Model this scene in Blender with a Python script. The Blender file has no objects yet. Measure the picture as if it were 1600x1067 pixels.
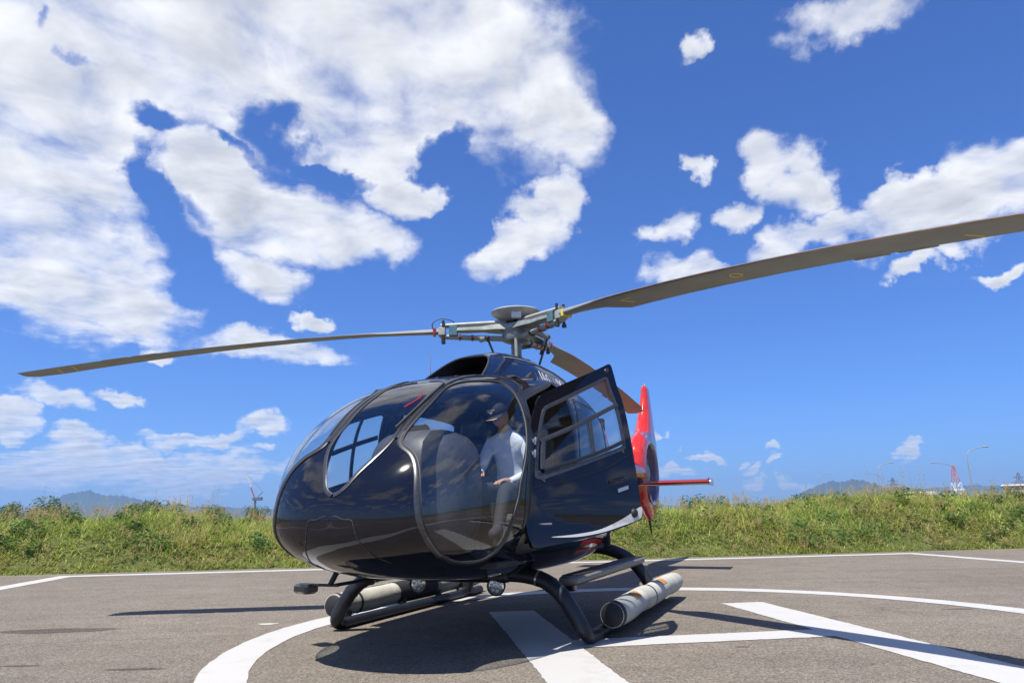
import bpy, bmesh, math, random
import numpy as np
from mathutils import Vector, Matrix
from mathutils.geometry import delaunay_2d_cdt
random.seed(7); rng = np.random.default_rng(7)
sc = bpy.context.scene
COL = sc.collection
R = math.radians

# ------------------------------------------------------------------ camera
CAM_H, F_MM, PITCH, ROLL = 1.03, 24.0, 0.245, -0.016
FPX = 1600 * F_MM / 36.0
_cp, _sp = math.cos(PITCH), math.sin(PITCH)
_rt, _up, FWD = Vector((1, 0, 0)), Vector((0, -_sp, _cp)), Vector((0, _cp, _sp))
RGT = _rt * math.cos(ROLL) + _up * math.sin(ROLL)
UPV = _up * math.cos(ROLL) - _rt * math.sin(ROLL)
cam_d = bpy.data.cameras.new('camera'); cam = bpy.data.objects.new('camera', cam_d); COL.objects.link(cam)
cam_d.lens = F_MM; cam_d.sensor_width = 36.0; cam_d.clip_start = 0.05; cam_d.clip_end = 30000
cam.matrix_world = Matrix(((RGT.x, UPV.x, -FWD.x, 0), (RGT.y, UPV.y, -FWD.y, 0), (RGT.z, UPV.z, -FWD.z, CAM_H), (0, 0, 0, 1)))
sc.camera = cam

def pix_dir(x, y):
    return (FWD + RGT * ((x - 800) / FPX) - UPV * ((y - 533.5) / FPX)).normalized()
def far_pt(x, y, dist):
    """a far thing's foot/top: point at horizontal distance dist in the direction seen at x, y of the photograph"""
    d = pix_dir(x, y); k = dist / math.hypot(d.x, d.y)
    return Vector((d.x * k, d.y * k, CAM_H + d.z * k))

# ------------------------------------------------------------------ sky, sun, exposure
SUN = Vector((-0.240, -0.358, 0.902)).normalized()
world = bpy.data.worlds.new('World'); sc.world = world; world.use_nodes = True
def build_sky():
    nt = world.node_tree; N = nt.nodes; L = nt.links; N.clear()
    def nd(t, **kw):
        n = N.new(t)
        for k, v in kw.items(): setattr(n, k, v)
        return n
    def setin(s, v):
        if hasattr(v, 'is_linked') or hasattr(v, 'links'): L.new(v, s)
        else: s.default_value = v
    def math_(op, a, b=None, c=None, clamp=False):
        n = nd('ShaderNodeMath', operation=op, use_clamp=clamp)
        for i, v in enumerate((a, b, c)):
            if v is not None: setin(n.inputs[i], v)
        return n.outputs[0]
    def smooth(v, lo, hi, a=0.0, b=1.0):
        n = nd('ShaderNodeMapRange', interpolation_type='SMOOTHSTEP')
        setin(n.inputs[0], v); n.inputs[1].default_value = lo; n.inputs[2].default_value = hi
        n.inputs[3].default_value = a; n.inputs[4].default_value = b
        return n.outputs[0]
    sky = nd('ShaderNodeTexSky', sky_type='NISHITA', sun_disc=False)
    sky.sun_elevation = math.asin(SUN.z); sky.sun_rotation = math.atan2(SUN.x, SUN.y) % (2 * math.pi)
    sky.altitude = 50; sky.air_density = 1.0; sky.dust_density = 0.25; sky.ozone_density = 3.0
    hs = nd('ShaderNodeMix', data_type='RGBA', blend_type='MULTIPLY'); hs.inputs[0].default_value = 1.0; hs.inputs[7].default_value = (*SKY_TINT, 1); L.new(sky.outputs[0], hs.inputs[6])
    bg = nd('ShaderNodeBackground'); L.new(hs.outputs[2], bg.inputs[0]); bg.inputs[1].default_value = SKY_STR
    tc = nd('ShaderNodeTexCoord'); D = tc.outputs['Generated']
    sx = nd('ShaderNodeSeparateXYZ'); L.new(D, sx.inputs[0]); X, Y, Z = sx.outputs
    az = math_('ARCTAN2', X, Y); el = math_('ARCSINE', Z)
    ch = nd('ShaderNodeCombineXYZ'); L.new(az, ch.inputs[0]); L.new(el, ch.inputs[1])
    # clouds lie on a high flat layer: noise is laid out on that layer
    zc = math_('MAXIMUM', math_('ADD', Z, 0.10), 0.03)
    pl = nd('ShaderNodeCombineXYZ'); L.new(math_('DIVIDE', X, zc), pl.inputs[0]); L.new(math_('DIVIDE', Y, zc), pl.inputs[1])
    def noise(vec, scale, detail, rough=0.55, off=0.0, dist=0.0):
        n = nd('ShaderNodeTexNoise'); n.inputs['Scale'].default_value = scale; n.inputs['Detail'].default_value = detail
        n.inputs['Roughness'].default_value = rough; n.inputs['Distortion'].default_value = dist
        m = nd('ShaderNodeVectorMath', operation='ADD'); L.new(vec, m.inputs[0]); m.inputs[1].default_value = (off, off * .7, off * .3)
        L.new(m.outputs[0], n.inputs['Vector']); return n.outputs['Fac']
    n_big = noise(pl.outputs[0], 2.2, 3, .5, 3.1)
    n_fine = noise(pl.outputs[0], 5.0, 7, .56, 7.7, .3)
    po = nd('ShaderNodeVectorMath', operation='ADD'); L.new(pl.outputs[0], po.inputs[0]); po.inputs[1].default_value = (-.035, -.085, 0)
    n_lit = noise(po.outputs[0], 5.0, 4, .56, 7.7, .3)
    n_dir = noise(D, 13.0, 6, .55, 1.3)
    rag = math_('ADD', math_('MULTIPLY', n_fine, .6), math_('MULTIPLY', n_dir, .4))
    # (x, y, half width, half height, tilt) of each cloud mass, seen from the helipad
    blobs = [(480, 50, 440, 185, 0, 1.5), (720, 100, 220, 140, 10, 1.3), (845, 178, 105, 66, 20, 1.05), (250, 60, 260, 150, 0, 1.3), (30, 200, 230, 330, 0, 1.3),
             (90, 420, 200, 130, 15, 1.2), (200, 480, 130, 50, 15, 1), (440, 340, 235, 74, 5, 1.2), (340, 275, 130, 68, 0, 1.05), (570, 360, 105, 48, 8, 1.05),
             (640, 300, 75, 30, 0, 1), (400, 420, 90, 42, 20, 1), (600, 230, 170, 60, 0, 1.1),
             (865, 305, 58, 48, -30, 1.05), (785, 395, 105, 38, -12, 1.1), (842, 350, 58, 50, 0, 1.05),
             (1232, 262, 58, 60, -30, 1), (1265, 305, 62, 48, -20, 1), (1170, 344, 60, 24, 0, 1), (1045, 352, 62, 22, -18, 1), (1070, 414, 70, 36, -5, 1.05),
             (1250, 385, 130, 32, -10, 1), (1470, 305, 200, 75, -12, 1.35), (1580, 270, 130, 75, -10, 1.3), (1340, 340, 80, 40, -5, 1.1), (1335, 8, 115, 50, 0, 1.05), (1080, 58, 26, 20, 0, .9),
             (1440, 412, 65, 19, 0, 1), (1545, 428, 44, 16, 0, .95), (1102, 268, 24, 20, -30, .85), (1480, 385, 60, 20, 0, 1),
             (425, 545, 110, 34, 5, 1.05), (95, 620, 80, 33, 5, 1.1), (195, 614, 50, 16, 5, 1), (15, 655, 58, 36, 0, 1.1), (130, 690, 75, 30, 5, 1.1),
             (310, 686, 80, 18, 0, 1.1), (405, 680, 48, 25, 10, 1.1), (200, 718, 220, 32, 0, 1.0), (80, 742, 200, 36, 0, .95), (320, 745, 140, 28, 0, .9), (405, 717, 34, 12, 0, 1),
             (475, 494, 36, 14, 5, .95), (265, 538, 30, 14, 0, .9),
             (1030, 675, 22, 12, 0, 1), (1425, 700, 34, 13, -8, 1.05), (1205, 701, 26, 11, 0, 1), (1160, 721, 24, 11, 0, 1), (1212, 722, 26, 9, 0, 1), (1165, 741, 30, 11, 0, 1), (1080, 706, 18, 9, 0, 1),
             (1235, 750, 28, 10, 0, .95), (1060, 735, 40, 14, 0, 1), (1140, 708, 16, 7, 0, .9), (1265, 756, 22, 10, 0, .9)]
    holes = [(700, 250, 60, 30, -30, .9), (720, 345, 45, 90, 20, .9), (300, 330, 40, 22, 10, .5), (380, 235, 60, 14, 15, .6), (1130, 385, 60, 14, 0, .5), (1400, 250, 60, 26, -20, .5), (425, 195, 62, 48, 20, .9), (230, 195, 60, 30, 0, .8), (215, 285, 75, 42, 30, .9), (520, 262, 100, 16, 10, .8), (70, 22, 22, 30, 0, .6), (130, 85, 36, 16, 30, .5), (240, 300, 30, 60, 0, .7)]
    # the outlines are broken up by bending the map they are drawn on
    wn = nd('ShaderNodeTexNoise'); wn.inputs['Scale'].default_value = 9.0; wn.inputs['Detail'].default_value = 7; wn.inputs['Roughness'].default_value = .58; L.new(D, wn.inputs['Vector'])
    wv = nd('ShaderNodeVectorMath', operation='MULTIPLY_ADD'); L.new(wn.outputs['Color'], wv.inputs[0]); wv.inputs[1].default_value = (.20, .13, 0); L.new(ch.outputs[0], wv.inputs[2])
    wv2 = nd('ShaderNodeVectorMath', operation='ADD'); L.new(wv.outputs[0], wv2.inputs[0]); wv2.inputs[1].default_value = (-.10, -.065, 1.0)
    def field(lst):
        acc = None
        for (x, y, rx, ry, t, s) in lst:
            d = pix_dir(x, y); a0 = math.atan2(d.x, d.y); e0 = math.asin(d.z)
            dx = pix_dir(x + 1, y); k = math.hypot((math.atan2(dx.x, dx.y) - a0), math.asin(dx.z) - e0); c, q = math.cos(R(t)), math.sin(R(t)); a1, b1 = rx * k, ry * k
            dots = []
            for ax_, ay_ in ((c / a1, -q / a1), (q / b1, c / b1)):
                n = nd('ShaderNodeVectorMath', operation='DOT_PRODUCT'); L.new(wv2.outputs[0], n.inputs[0]); n.inputs[1].default_value = (ax_, ay_, -(ax_ * a0 + ay_ * e0)); dots.append(n.outputs['Value'])
            r2 = math_('MULTIPLY_ADD', dots[0], dots[0], math_('MULTIPLY', dots[1], dots[1]))
            v = math_('MULTIPLY_ADD', r2, -s, s)
            acc = v if acc is None else math_('MAXIMUM', acc, v)
        return acc
    pos = math_('MAXIMUM', field(blobs), -0.6)
    neg = math_('MAXIMUM', field(holes), 0.0)
    val = math_('SUBTRACT', math_('MINIMUM', pos, 0.8), math_('MULTIPLY', neg, .95))
    val = math_('ADD', val, math_('MULTIPLY', math_('SUBTRACT', rag, .5), 2.6))
    # the same broken cumulus goes on all round, beyond the part of the sky in view
    away = math_('MAXIMUM', smooth(math_('ABSOLUTE', az), .78, 1.0), smooth(el, .80, .98))
    gen = math_('ADD', math_('MULTIPLY', math_('SUBTRACT', n_big, .485), 5.0), math_('MULTIPLY', math_('SUBTRACT', rag, .5), 1.6))
    mixv = nd('ShaderNodeMix'); L.new(away, mixv.inputs[0]); L.new(val, mixv.inputs[2]); L.new(gen, mixv.inputs[3])
    val = mixv.outputs[0]
    alpha = math_('MULTIPLY', smooth(val, .0, 1.0), smooth(Z, -.01, .02))
    alpha = math_('MULTIPLY', alpha, .97)
    thick = smooth(val, .40, 1.20)
    shade = math_('MULTIPLY_ADD', math_('SUBTRACT', n_lit, n_fine), 2.4, math_('MULTIPLY', thick, .72), clamp=True)
    cr = nd('ShaderNodeMix', data_type='RGBA'); L.new(shade, cr.inputs[0])
    cr.inputs[6].default_value = (1.0, .995, .985, 1); cr.inputs[7].default_value = (.56, .585, .62, 1)
    bgc = nd('ShaderNodeBackground'); L.new(cr.outputs[2], bgc.inputs[0]); bgc.inputs[1].default_value = CLOUD_STR
    mx = nd('ShaderNodeMixShader'); L.new(alpha, mx.inputs[0]); L.new(bg.outputs[0], mx.inputs[1]); L.new(bgc.outputs[0], mx.inputs[2])
    out = nd('ShaderNodeOutputWorld'); L.new(mx.outputs[0], out.inputs[0])
SKY_STR, SKY_TINT, CLOUD_STR = 0.068, (.37, .71, 1.34), 0.62
build_sky()
world.cycles.sampling_method = 'MANUAL'; world.cycles.sample_map_resolution = 512
sun_d = bpy.data.lights.new('sun', 'SUN'); sun = bpy.data.objects.new('sun', sun_d); COL.objects.link(sun)
sun_d.energy = 5.0; sun_d.angle = R(0.53); sun_d.color = (1.0, .945, .86)
sun.rotation_euler = (-SUN).to_track_quat('-Z', 'Y').to_euler(); sun.location = SUN * 60
sc.view_settings.view_transform = 'Standard'; sc.view_settings.look = 'None'; sc.view_settings.gamma = 1.0
sc.view_settings.use_curve_mapping = False; sc.view_settings.exposure = 0.82
sc.cycles.max_bounces = 7; sc.cycles.diffuse_bounces = 2; sc.cycles.glossy_bounces = 3; sc.cycles.transmission_bounces = 2; sc.cycles.volume_bounces = 0; sc.cycles.transparent_max_bounces = 10

# ------------------------------------------------------------------ helpers
def tag(o, label=None, cat=None, group=None, kind=None):
    for k, v in (('label', label), ('category', cat), ('group', group), ('kind', kind)):
        if v: o[k] = v
    return o
def empty(name, loc=(0, 0, 0), rz=0.0):
    o = bpy.data.objects.new(name, None); COL.objects.link(o); o.location = loc; o.rotation_euler = (0, 0, rz)
    o.empty_display_size = .2; return o
class MB:
    def __init__(s): s.v = []; s.f = []; s.m = []
    def add(s, v, f, mi=0):
        o = len(s.v); s.v += [tuple(p) for p in v]; s.f += [tuple(i + o for i in q) for q in f]; s.m += [mi] * len(f); return s
    def box(s, c, size, mi=0, rot=None, taper=1.0):
        x, y, z = (k / 2 for k in size); P = []
        for dz in (-1, 1):
            t = taper if dz > 0 else 1
            for dx, dy in ((-1, -1), (1, -1), (1, 1), (-1, 1)): P.append(Vector((dx * x * t, dy * y * t, dz * z)))
        if rot is not None: P = [rot @ p for p in P]
        P = [p + Vector(c) for p in P]
        return s.add(P, [(3, 2, 1, 0), (4, 5, 6, 7), (0, 1, 5, 4), (1, 2, 6, 5), (2, 3, 7, 6), (3, 0, 4, 7)], mi)
    def bevbox(s, c, size, b=.01, mi=0, rot=None):
        x, y, z = (k / 2 for k in size); b = min(b, x * .9, y * .9, z * .9); P = []; rows = []
        for zz, ins in ((-z, b), (-z + b, 0), (z - b, 0), (z, b)):
            ring = []
            for dx, dy in ((-1, -1), (1, -1), (1, 1), (-1, 1)):
                X, Y = x - ins, y - ins
                a = (dx * (X - b), dy * Y); bb = (dx * X, dy * (Y - b))
                ring += [a, bb] if dx * dy < 0 else [bb, a]
            rows.append([(p[0], p[1], zz) for p in ring])
        P = [Vector(p) for r in rows for p in r]; n = 8; F = []
        for i in range(3):
            for j in range(n): F.append((i * n + j, i * n + (j + 1) % n, (i + 1) * n + (j + 1) % n, (i + 1) * n + j))
        F.append(tuple(range(n))[::-1]); F.append(tuple(range(3 * n, 4 * n)))
        if rot is not None: P = [rot @ p for p in P]
        return s.add([p + Vector(c) for p in P], F, mi)
    def tube(s, pts, r, n=12, mi=0, cap=True, squash=None):
        pts = [Vector(p) for p in pts]; m = len(pts); rr = r if hasattr(r, '__len__') else [r] * m
        up = None; rows = []
        for i, p in enumerate(pts):
            t = (pts[min(i + 1, m - 1)] - pts[max(i - 1, 0)]).normalized()
            if up is None: up = Vector((0, 0, 1)) if abs(t.z) < .9 else Vector((1, 0, 0))
            a = t.cross(up)
            if a.length < 1e-6: a = t.orthogonal()
            a.normalize(); b = a.cross(t).normalized(); up = b
            sa, sb = squash or (1, 1)
            rows.append([p + a * (math.cos(2 * math.pi * k / n) * rr[i] * sa) + b * (math.sin(2 * math.pi * k / n) * rr[i] * sb) for k in range(n)])
        F = [(i * n + k, i * n + (k + 1) % n, (i + 1) * n + (k + 1) % n, (i + 1) * n + k) for i in range(m - 1) for k in range(n)]
        if cap: F += [tuple(range(n))[::-1], tuple(range((m - 1) * n, m * n))]
        return s.add([p for r_ in rows for p in r_], F, mi)
    def lathe(s, prof, axis_o, axis_d, n=24, mi=0):
        d = Vector(axis_d).normalized(); a = d.orthogonal().normalized(); b = d.cross(a); o = Vector(axis_o); V = []
        for (r, h) in prof:
            for k in range(n):
                t = 2 * math.pi * k / n; V.append(o + d * h + (a * math.cos(t) + b * math.sin(t)) * r)
        F = [(i * n + k, i * n + (k + 1) % n, (i + 1) * n + (k + 1) % n, (i + 1) * n + k) for i in range(len(prof) - 1) for k in range(n)]
        return s.add(V, F, mi)
    def build(s, name, mats, parent=None, smooth=True, sharp=35):
        me = bpy.data.meshes.new(name); me.from_pydata(s.v, [], s.f)
        if not isinstance(mats, (list, tuple)): mats = [mats]
        for m in mats: me.materials.append(m)
        me.polygons.foreach_set('material_index', s.m)
        bm = bmesh.new(); bm.from_mesh(me); bmesh.ops.remove_doubles(bm, verts=bm.verts, dist=1e-6)
        bmesh.ops.recalc_face_normals(bm, faces=bm.faces)
        if smooth:
            lim = R(sharp)
            for e in bm.edges: e.smooth = not (len(e.link_faces) == 2 and e.calc_face_angle(0) > lim)
            for f in bm.faces: f.smooth = True
        bm.to_mesh(me); bm.free()
        o = bpy.data.objects.new(name, me); COL.objects.link(o)
        if parent is not None: o.parent = parent
        return o
def catmull(P, n):
    """dense Catmull-Rom curve through the points P, n samples per span"""
    P = [np.array(p, float) for p in P]; Q = [2 * P[0] - P[1]] + P + [2 * P[-1] - P[-2]]; out = []
    for i in range(1, len(Q) - 2):
        for k in range(n):
            t = k / n
            out.append(.5 * (2 * Q[i] + (Q[i + 1] - Q[i - 1]) * t + (2 * Q[i - 1] - 5 * Q[i] + 4 * Q[i + 1] - Q[i + 2]) * t * t + (3 * Q[i] - Q[i - 1] - 3 * Q[i + 1] + Q[i + 2]) * t ** 3))
    out.append(P[-1]); return out

def pmat(name, col, rough=.5, metal=0.0, spec=.5, coat=0.0, noise=0.0, nscale=8.0, bump=0.0, bscale=60.0, col2=None):
    m = bpy.data.materials.new(name); m.use_nodes = True; nt = m.node_tree; b = nt.nodes['Principled BSDF']
    b.inputs['Base Color'].default_value = (*col, 1); b.inputs['Roughness'].default_value = rough; b.inputs['Metallic'].default_value = metal
    b.inputs['Specular IOR Level'].default_value = spec; b.inputs['Coat Weight'].default_value = coat; b.inputs['Coat Roughness'].default_value = .02
    tc = nt.nodes.new('ShaderNodeTexCoord')
    if noise > 0 or col2:
        n = nt.nodes.new('ShaderNodeTexNoise'); n.inputs['Scale'].default_value = nscale; n.inputs['Detail'].default_value = 6
        nt.links.new(tc.outputs['Object'], n.inputs['Vector'])
        mx = nt.nodes.new('ShaderNodeMix'); mx.data_type = 'RGBA'; c2 = col2 or tuple(c * (1 - noise) for c in col)
        mx.inputs[6].default_value = (*col, 1); mx.inputs[7].default_value = (*c2, 1)
        mr = nt.nodes.new('ShaderNodeMapRange'); mr.inputs[1].default_value = .35; mr.inputs[2].default_value = .65
        nt.links.new(n.outputs['Fac'], mr.inputs[0]); nt.links.new(mr.outputs[0], mx.inputs[0]); nt.links.new(mx.outputs[2], b.inputs['Base Color'])
    if bump > 0:
        n2 = nt.nodes.new('ShaderNodeTexNoise'); n2.inputs['Scale'].default_value = bscale; n2.inputs['Detail'].default_value = 4
        nt.links.new(tc.outputs['Object'], n2.inputs['Vector'])
        bp = nt.nodes.new('ShaderNodeBump'); bp.inputs['Strength'].default_value = bump; bp.inputs['Distance'].default_value = .01
        nt.links.new(n2.outputs['Fac'], bp.inputs['Height']); nt.links.new(bp.outputs[0], b.inputs['Normal'])
    return m

def inpoly(P, poly):
    x, y = P[:, 0], P[:, 1]; c = np.zeros(len(P), bool); q = np.asarray(poly); n = len(q); j = n - 1
    for i in range(n):
        xi, yi, xj, yj = q[i, 0], q[i, 1], q[j, 0], q[j, 1]
        hit = ((yi > y) != (yj > y)); t = (xj - xi) * (y - yi) / ((yj - yi) if yj != yi else 1e-12) + xi
        c ^= hit & (x < t); j = i
    return c
def dist_poly(P, poly, closed=True):
    q = np.asarray(poly); d = np.full(len(P), 1e9); n = len(q)
    for i in range(n if closed else n - 1):
        a, b = q[i], q[(i + 1) % n]; ab = b - a; t = np.clip(((P - a) @ ab) / max(ab @ ab, 1e-12), 0, 1)
        d = np.minimum(d, np.linalg.norm(P - (a + t[:, None] * ab), axis=1))
    return d
def resample(poly, step, closed=True):
    q = [np.array(p, float) for p in poly]; out = []
    if closed: q = q + [q[0]]
    for a, b in zip(q[:-1], q[1:]):
        k = max(1, int(np.linalg.norm(b - a) / step)); out += [a + (b - a) * t / k for t in range(k)]
    if not closed: out.append(q[-1])
    return np.array(out)
def smooth_closed(poly, n=4):
    P = [np.array(p, float) for p in poly]; m = len(P); out = []
    for i in range(m):
        a, b, c, d = P[i - 1], P[i], P[(i + 1) % m], P[(i + 2) % m]
        for k in range(n):
            t = k / n; out.append(.5 * (2 * b + (c - a) * t + (2 * a - 5 * b + 4 * c - d) * t * t + (3 * b - a - 3 * c + d) * t ** 3))
    return np.array(out)
def cdt(loops, grid, gap):
    """triangles over grid points + constraint loops"""
    G = np.asarray(grid, float)
    for lp in loops: G = G[dist_poly(G, lp) > gap]
    V = [Vector(p) for p in G]; E = []
    for lp in loops:
        o = len(V); V += [Vector(p) for p in lp]; n = len(lp); E += [(o + i, o + (i + 1) % n) for i in range(n)]
    r = delaunay_2d_cdt(V, E, [], 0, 1e-7); return np.array([tuple(p) for p in r[0]]), np.array([tuple(f) for f in r[2] if len(f) == 3])

M = {}
SIDE, DOOR_ANG, DOOR_LIFT = -1.0, 36.0, .085
HBAR, CBH2, HAZE = .17, .17, 2.2e-4
# ------------------------------------------------------------------ ground, apron, painted markings
HYAW_A = .151
def asphalt():
    m = bpy.data.materials.new('weathered_asphalt'); m.use_nodes = True; nt = m.node_tree; N = nt.nodes; L = nt.links; b = N['Principled BSDF']
    tc = N.new('ShaderNodeTexCoord')
    def noise(sc_, det, rough=.6):
        n = N.new('ShaderNodeTexNoise'); n.inputs['Scale'].default_value = sc_; n.inputs['Detail'].default_value = det; n.inputs['Roughness'].default_value = rough; L.new(tc.outputs['Object'], n.inputs['Vector']); return n.outputs['Fac']
    def ramp(f, stops):
        r = N.new('ShaderNodeValToRGB'); L.new(f, r.inputs[0]); e = r.color_ramp.elements
        while len(e) < len(stops): e.new(.5)
        for q, (p, c) in zip(e, stops): q.position = p; q.color = (*c, 1)
        return r.outputs[0]
    def mul(a, bb, f=1.0):
        n = N.new('ShaderNodeMix'); n.data_type = 'RGBA'; n.blend_type = 'MULTIPLY'; n.inputs[0].default_value = f; L.new(a, n.inputs[6]); L.new(bb, n.inputs[7]); return n.outputs[2]
    vo = N.new('ShaderNodeTexVoronoi'); vo.inputs['Scale'].default_value = 95; L.new(tc.outputs['Object'], vo.inputs['Vector'])
    stone = N.new('ShaderNodeSeparateColor'); L.new(vo.outputs['Color'], stone.inputs[0])
    agg = ramp(stone.outputs[0], [(0, (.085, .075, .062)), (.35, (.140, .123, .102)), (.75, (.180, .159, .132)), (1, (.25, .225, .19))])
    wide = ramp(noise(.35, 5), [(.3, (.86, .85, .84)), (.7, (1.08, 1.06, 1.04))]); mid = ramp(noise(2.2, 6, .65), [(.3, (.88, .88, .88)), (.7, (1.08, 1.08, 1.08))])
    c = mul(mul(agg, wide), mid)
    # paver lanes: long streaks along the laying direction, with thin joints between lanes
    lm = N.new('ShaderNodeMapping'); lm.inputs['Rotation'].default_value = (0, 0, -HYAW_A); lm.inputs['Scale'].default_value = (.22, 2.6, 1); L.new(tc.outputs['Object'], lm.inputs['Vector'])
    ln_ = N.new('ShaderNodeTexNoise'); ln_.inputs['Scale'].default_value = 1.0; ln_.inputs['Detail'].default_value = 5; L.new(lm.outputs[0], ln_.inputs['Vector'])
    c = mul(c, ramp(ln_.outputs['Fac'], [(.3, (.90, .895, .89)), (.7, (1.06, 1.055, 1.05))]))
    jm = N.new('ShaderNodeMapping'); jm.inputs['Rotation'].default_value = (0, 0, -HYAW_A); jm.inputs['Location'].default_value = (0, .7, 0); L.new(tc.outputs['Object'], jm.inputs['Vector'])
    wob = N.new('ShaderNodeVectorMath'); wob.operation = 'MULTIPLY_ADD'; L.new(ln_.outputs['Color'], wob.inputs[0]); wob.inputs[1].default_value = (0, .05, 0); L.new(jm.outputs[0], wob.inputs[2])
    js = N.new('ShaderNodeSeparateXYZ'); L.new(wob.outputs[0], js.inputs[0]); md = N.new('ShaderNodeMath'); md.operation = 'PINGPONG'; L.new(js.outputs[1], md.inputs[0]); md.inputs[1].default_value = 1.9
    c = mul(c, ramp(md.outputs[0], [(0, (.70, .69, .68)), (.008, (.82, .81, .80)), (.016, (1, 1, 1))]))
    ck = N.new('ShaderNodeTexVoronoi'); ck.feature = 'DISTANCE_TO_EDGE'; ck.inputs['Scale'].default_value = .33
    cw_ = N.new('ShaderNodeVectorMath'); cw_.operation = 'MULTIPLY_ADD'; cn = N.new('ShaderNodeTexNoise'); cn.inputs['Scale'].default_value = 1.7; cn.inputs['Detail'].default_value = 7; L.new(tc.outputs['Object'], cn.inputs['Vector']); L.new(cn.outputs['Color'], cw_.inputs[0]); cw_.inputs[1].default_value = (1.4, 1.4, 0); L.new(tc.outputs['Object'], cw_.inputs[2]); L.new(cw_.outputs[0], ck.inputs['Vector'])
    c = mul(c, ramp(ck.outputs['Distance'], [(0, (.62, .60, .58)), (.0025, (.86, .85, .84)), (.005, (1, 1, 1))]), .6)
    # oil and water stains with a shape of their own
    sx = N.new('ShaderNodeSeparateXYZ'); L.new(tc.outputs['Object'], sx.inputs[0])
    for (x, y, rx_, ry_) in STAINS:
        mp = N.new('ShaderNodeMapping'); mp.vector_type = 'TEXTURE'; mp.inputs['Location'].default_value = (x, y, 0); mp.inputs['Scale'].default_value = (rx_, ry_, 1); L.new(tc.outputs['Object'], mp.inputs['Vector'])
        ln = N.new('ShaderNodeVectorMath'); ln.operation = 'LENGTH'; L.new(mp.outputs[0], ln.inputs[0])
        nz = noise(1.6, 4); ad = N.new('ShaderNodeMath'); ad.operation = 'MULTIPLY_ADD'; L.new(nz, ad.inputs[0]); ad.inputs[1].default_value = .9; L.new(ln.outputs['Value'], ad.inputs[2])
        c = mul(c, ramp(ad.outputs[0], [(.95, (.50, .47, .45)), (1.15, (.80, .79, .78)), (1.35, (1, 1, 1))]))
    L.new(c, b.inputs['Base Color']); b.inputs['Roughness'].default_value = .88; b.inputs['Specular IOR Level'].default_value = .25
    bp = N.new('ShaderNodeBump'); bp.inputs['Strength'].default_value = .55; bp.inputs['Distance'].default_value = .006; L.new(vo.outputs['Distance'], bp.inputs['Height']); L.new(bp.outputs[0], b.inputs['Normal'])
    return m
def gnd(x, y):
    d = pix_dir(x, y); k = -CAM_H / d.z; return (d.x * k, d.y * k)
STAINS = [(*gnd(90, 985), 1.0, .28), (*gnd(215, 1045), .42, .10), (*gnd(1495, 951), .32, .07), (*gnd(1160, 1010), .12, .07), (*gnd(30, 1040), .25, .05)]
def plane_obj(name, pts, z, mat, kind='structure'):
    me = bpy.data.meshes.new(name); me.from_pydata([(x, y, z) for x, y in pts], [], [tuple(range(len(pts)))]); me.materials.append(mat)
    if me.polygons[0].normal.z < 0: me.flip_normals()
    o = bpy.data.objects.new(name, me); COL.objects.link(o); tag(o, kind=kind); return o
M['field'] = pmat('dry_field_soil', (.10, .115, .045), .95, 0, .2, 0, .4, .05)
g_ = plane_obj('ground', [(-14000, -14000), (14000, -14000), (14000, 14000), (-14000, 14000)], -.03, M['field'])
HC, HYAW = np.array([1.542, 6.052]), -.151
_c, _s = math.cos(HYAW), math.sin(HYAW)
def pad(l, m_): return (HC[0] + m_ * _c + l * _s, HC[1] - m_ * _s + l * _c)
EDGE_L = 9.45                                           # the bank begins this far beyond the centre of the pad
M['asphalt'] = asphalt()
plane_obj('asphalt_apron', [pad(-40, -45), pad(-40, 45), pad(EDGE_L, 45), pad(EDGE_L, -45)], 0.0, M['asphalt'])
def paint():
    m = pmat('white_road_paint', (.40, .395, .38), .6, 0, .3); nt = m.node_tree; N = nt.nodes; L = nt.links; b = N['Principled BSDF']; tc = [n for n in N if n.type == 'TEX_COORD'][0]
    n1 = N.new('ShaderNodeTexNoise'); n1.inputs['Scale'].default_value = 3.0; n1.inputs['Detail'].default_value = 8; n1.inputs['Roughness'].default_value = .7; L.new(tc.outputs['Object'], n1.inputs['Vector'])
    r = N.new('ShaderNodeValToRGB'); L.new(n1.outputs['Fac'], r.inputs[0]); e = r.color_ramp.elements; e[0].position = .28; e[0].color = (.34, .325, .30, 1); e[1].position = .46; e[1].color = (.40, .395, .38, 1)
    L.new(r.outputs[0], b.inputs['Base Color'])
    n2 = N.new('ShaderNodeTexNoise'); n2.inputs['Scale'].default_value = 140; L.new(tc.outputs['Object'], n2.inputs['Vector']); bp = N.new('ShaderNodeBump'); bp.inputs['Strength'].default_value = .35; bp.inputs['Distance'].default_value = .004
    L.new(n2.outputs['Fac'], bp.inputs['Height']); L.new(bp.outputs[0], b.inputs['Normal']); return m
M['paint'] = paint()
def ragged(poly, step=.05, amp=.004):
    P = resample(poly, step); return [(x + random.gauss(0, amp), y + random.gauss(0, amp)) for x, y in P]
A_, B_, W_, CBH = 1.972, 1.557, .487, HBAR
hp_ = [(A_, -B_), (A_, -B_ + W_), (CBH, -B_ + W_), (CBH, B_ - W_), (A_, B_ - W_), (A_, B_), (-A_, B_), (-A_, B_ - W_), (-CBH2, B_ - W_), (-CBH2, -B_ + W_), (-A_, -B_ + W_), (-A_, -B_)]
o = plane_obj('letter_h_marking', ragged([pad(l, m_) for l, m_ in hp_]), .004, M['paint'])
ro, ri = 3.842, 3.515; V = []; nn = 220
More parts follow.
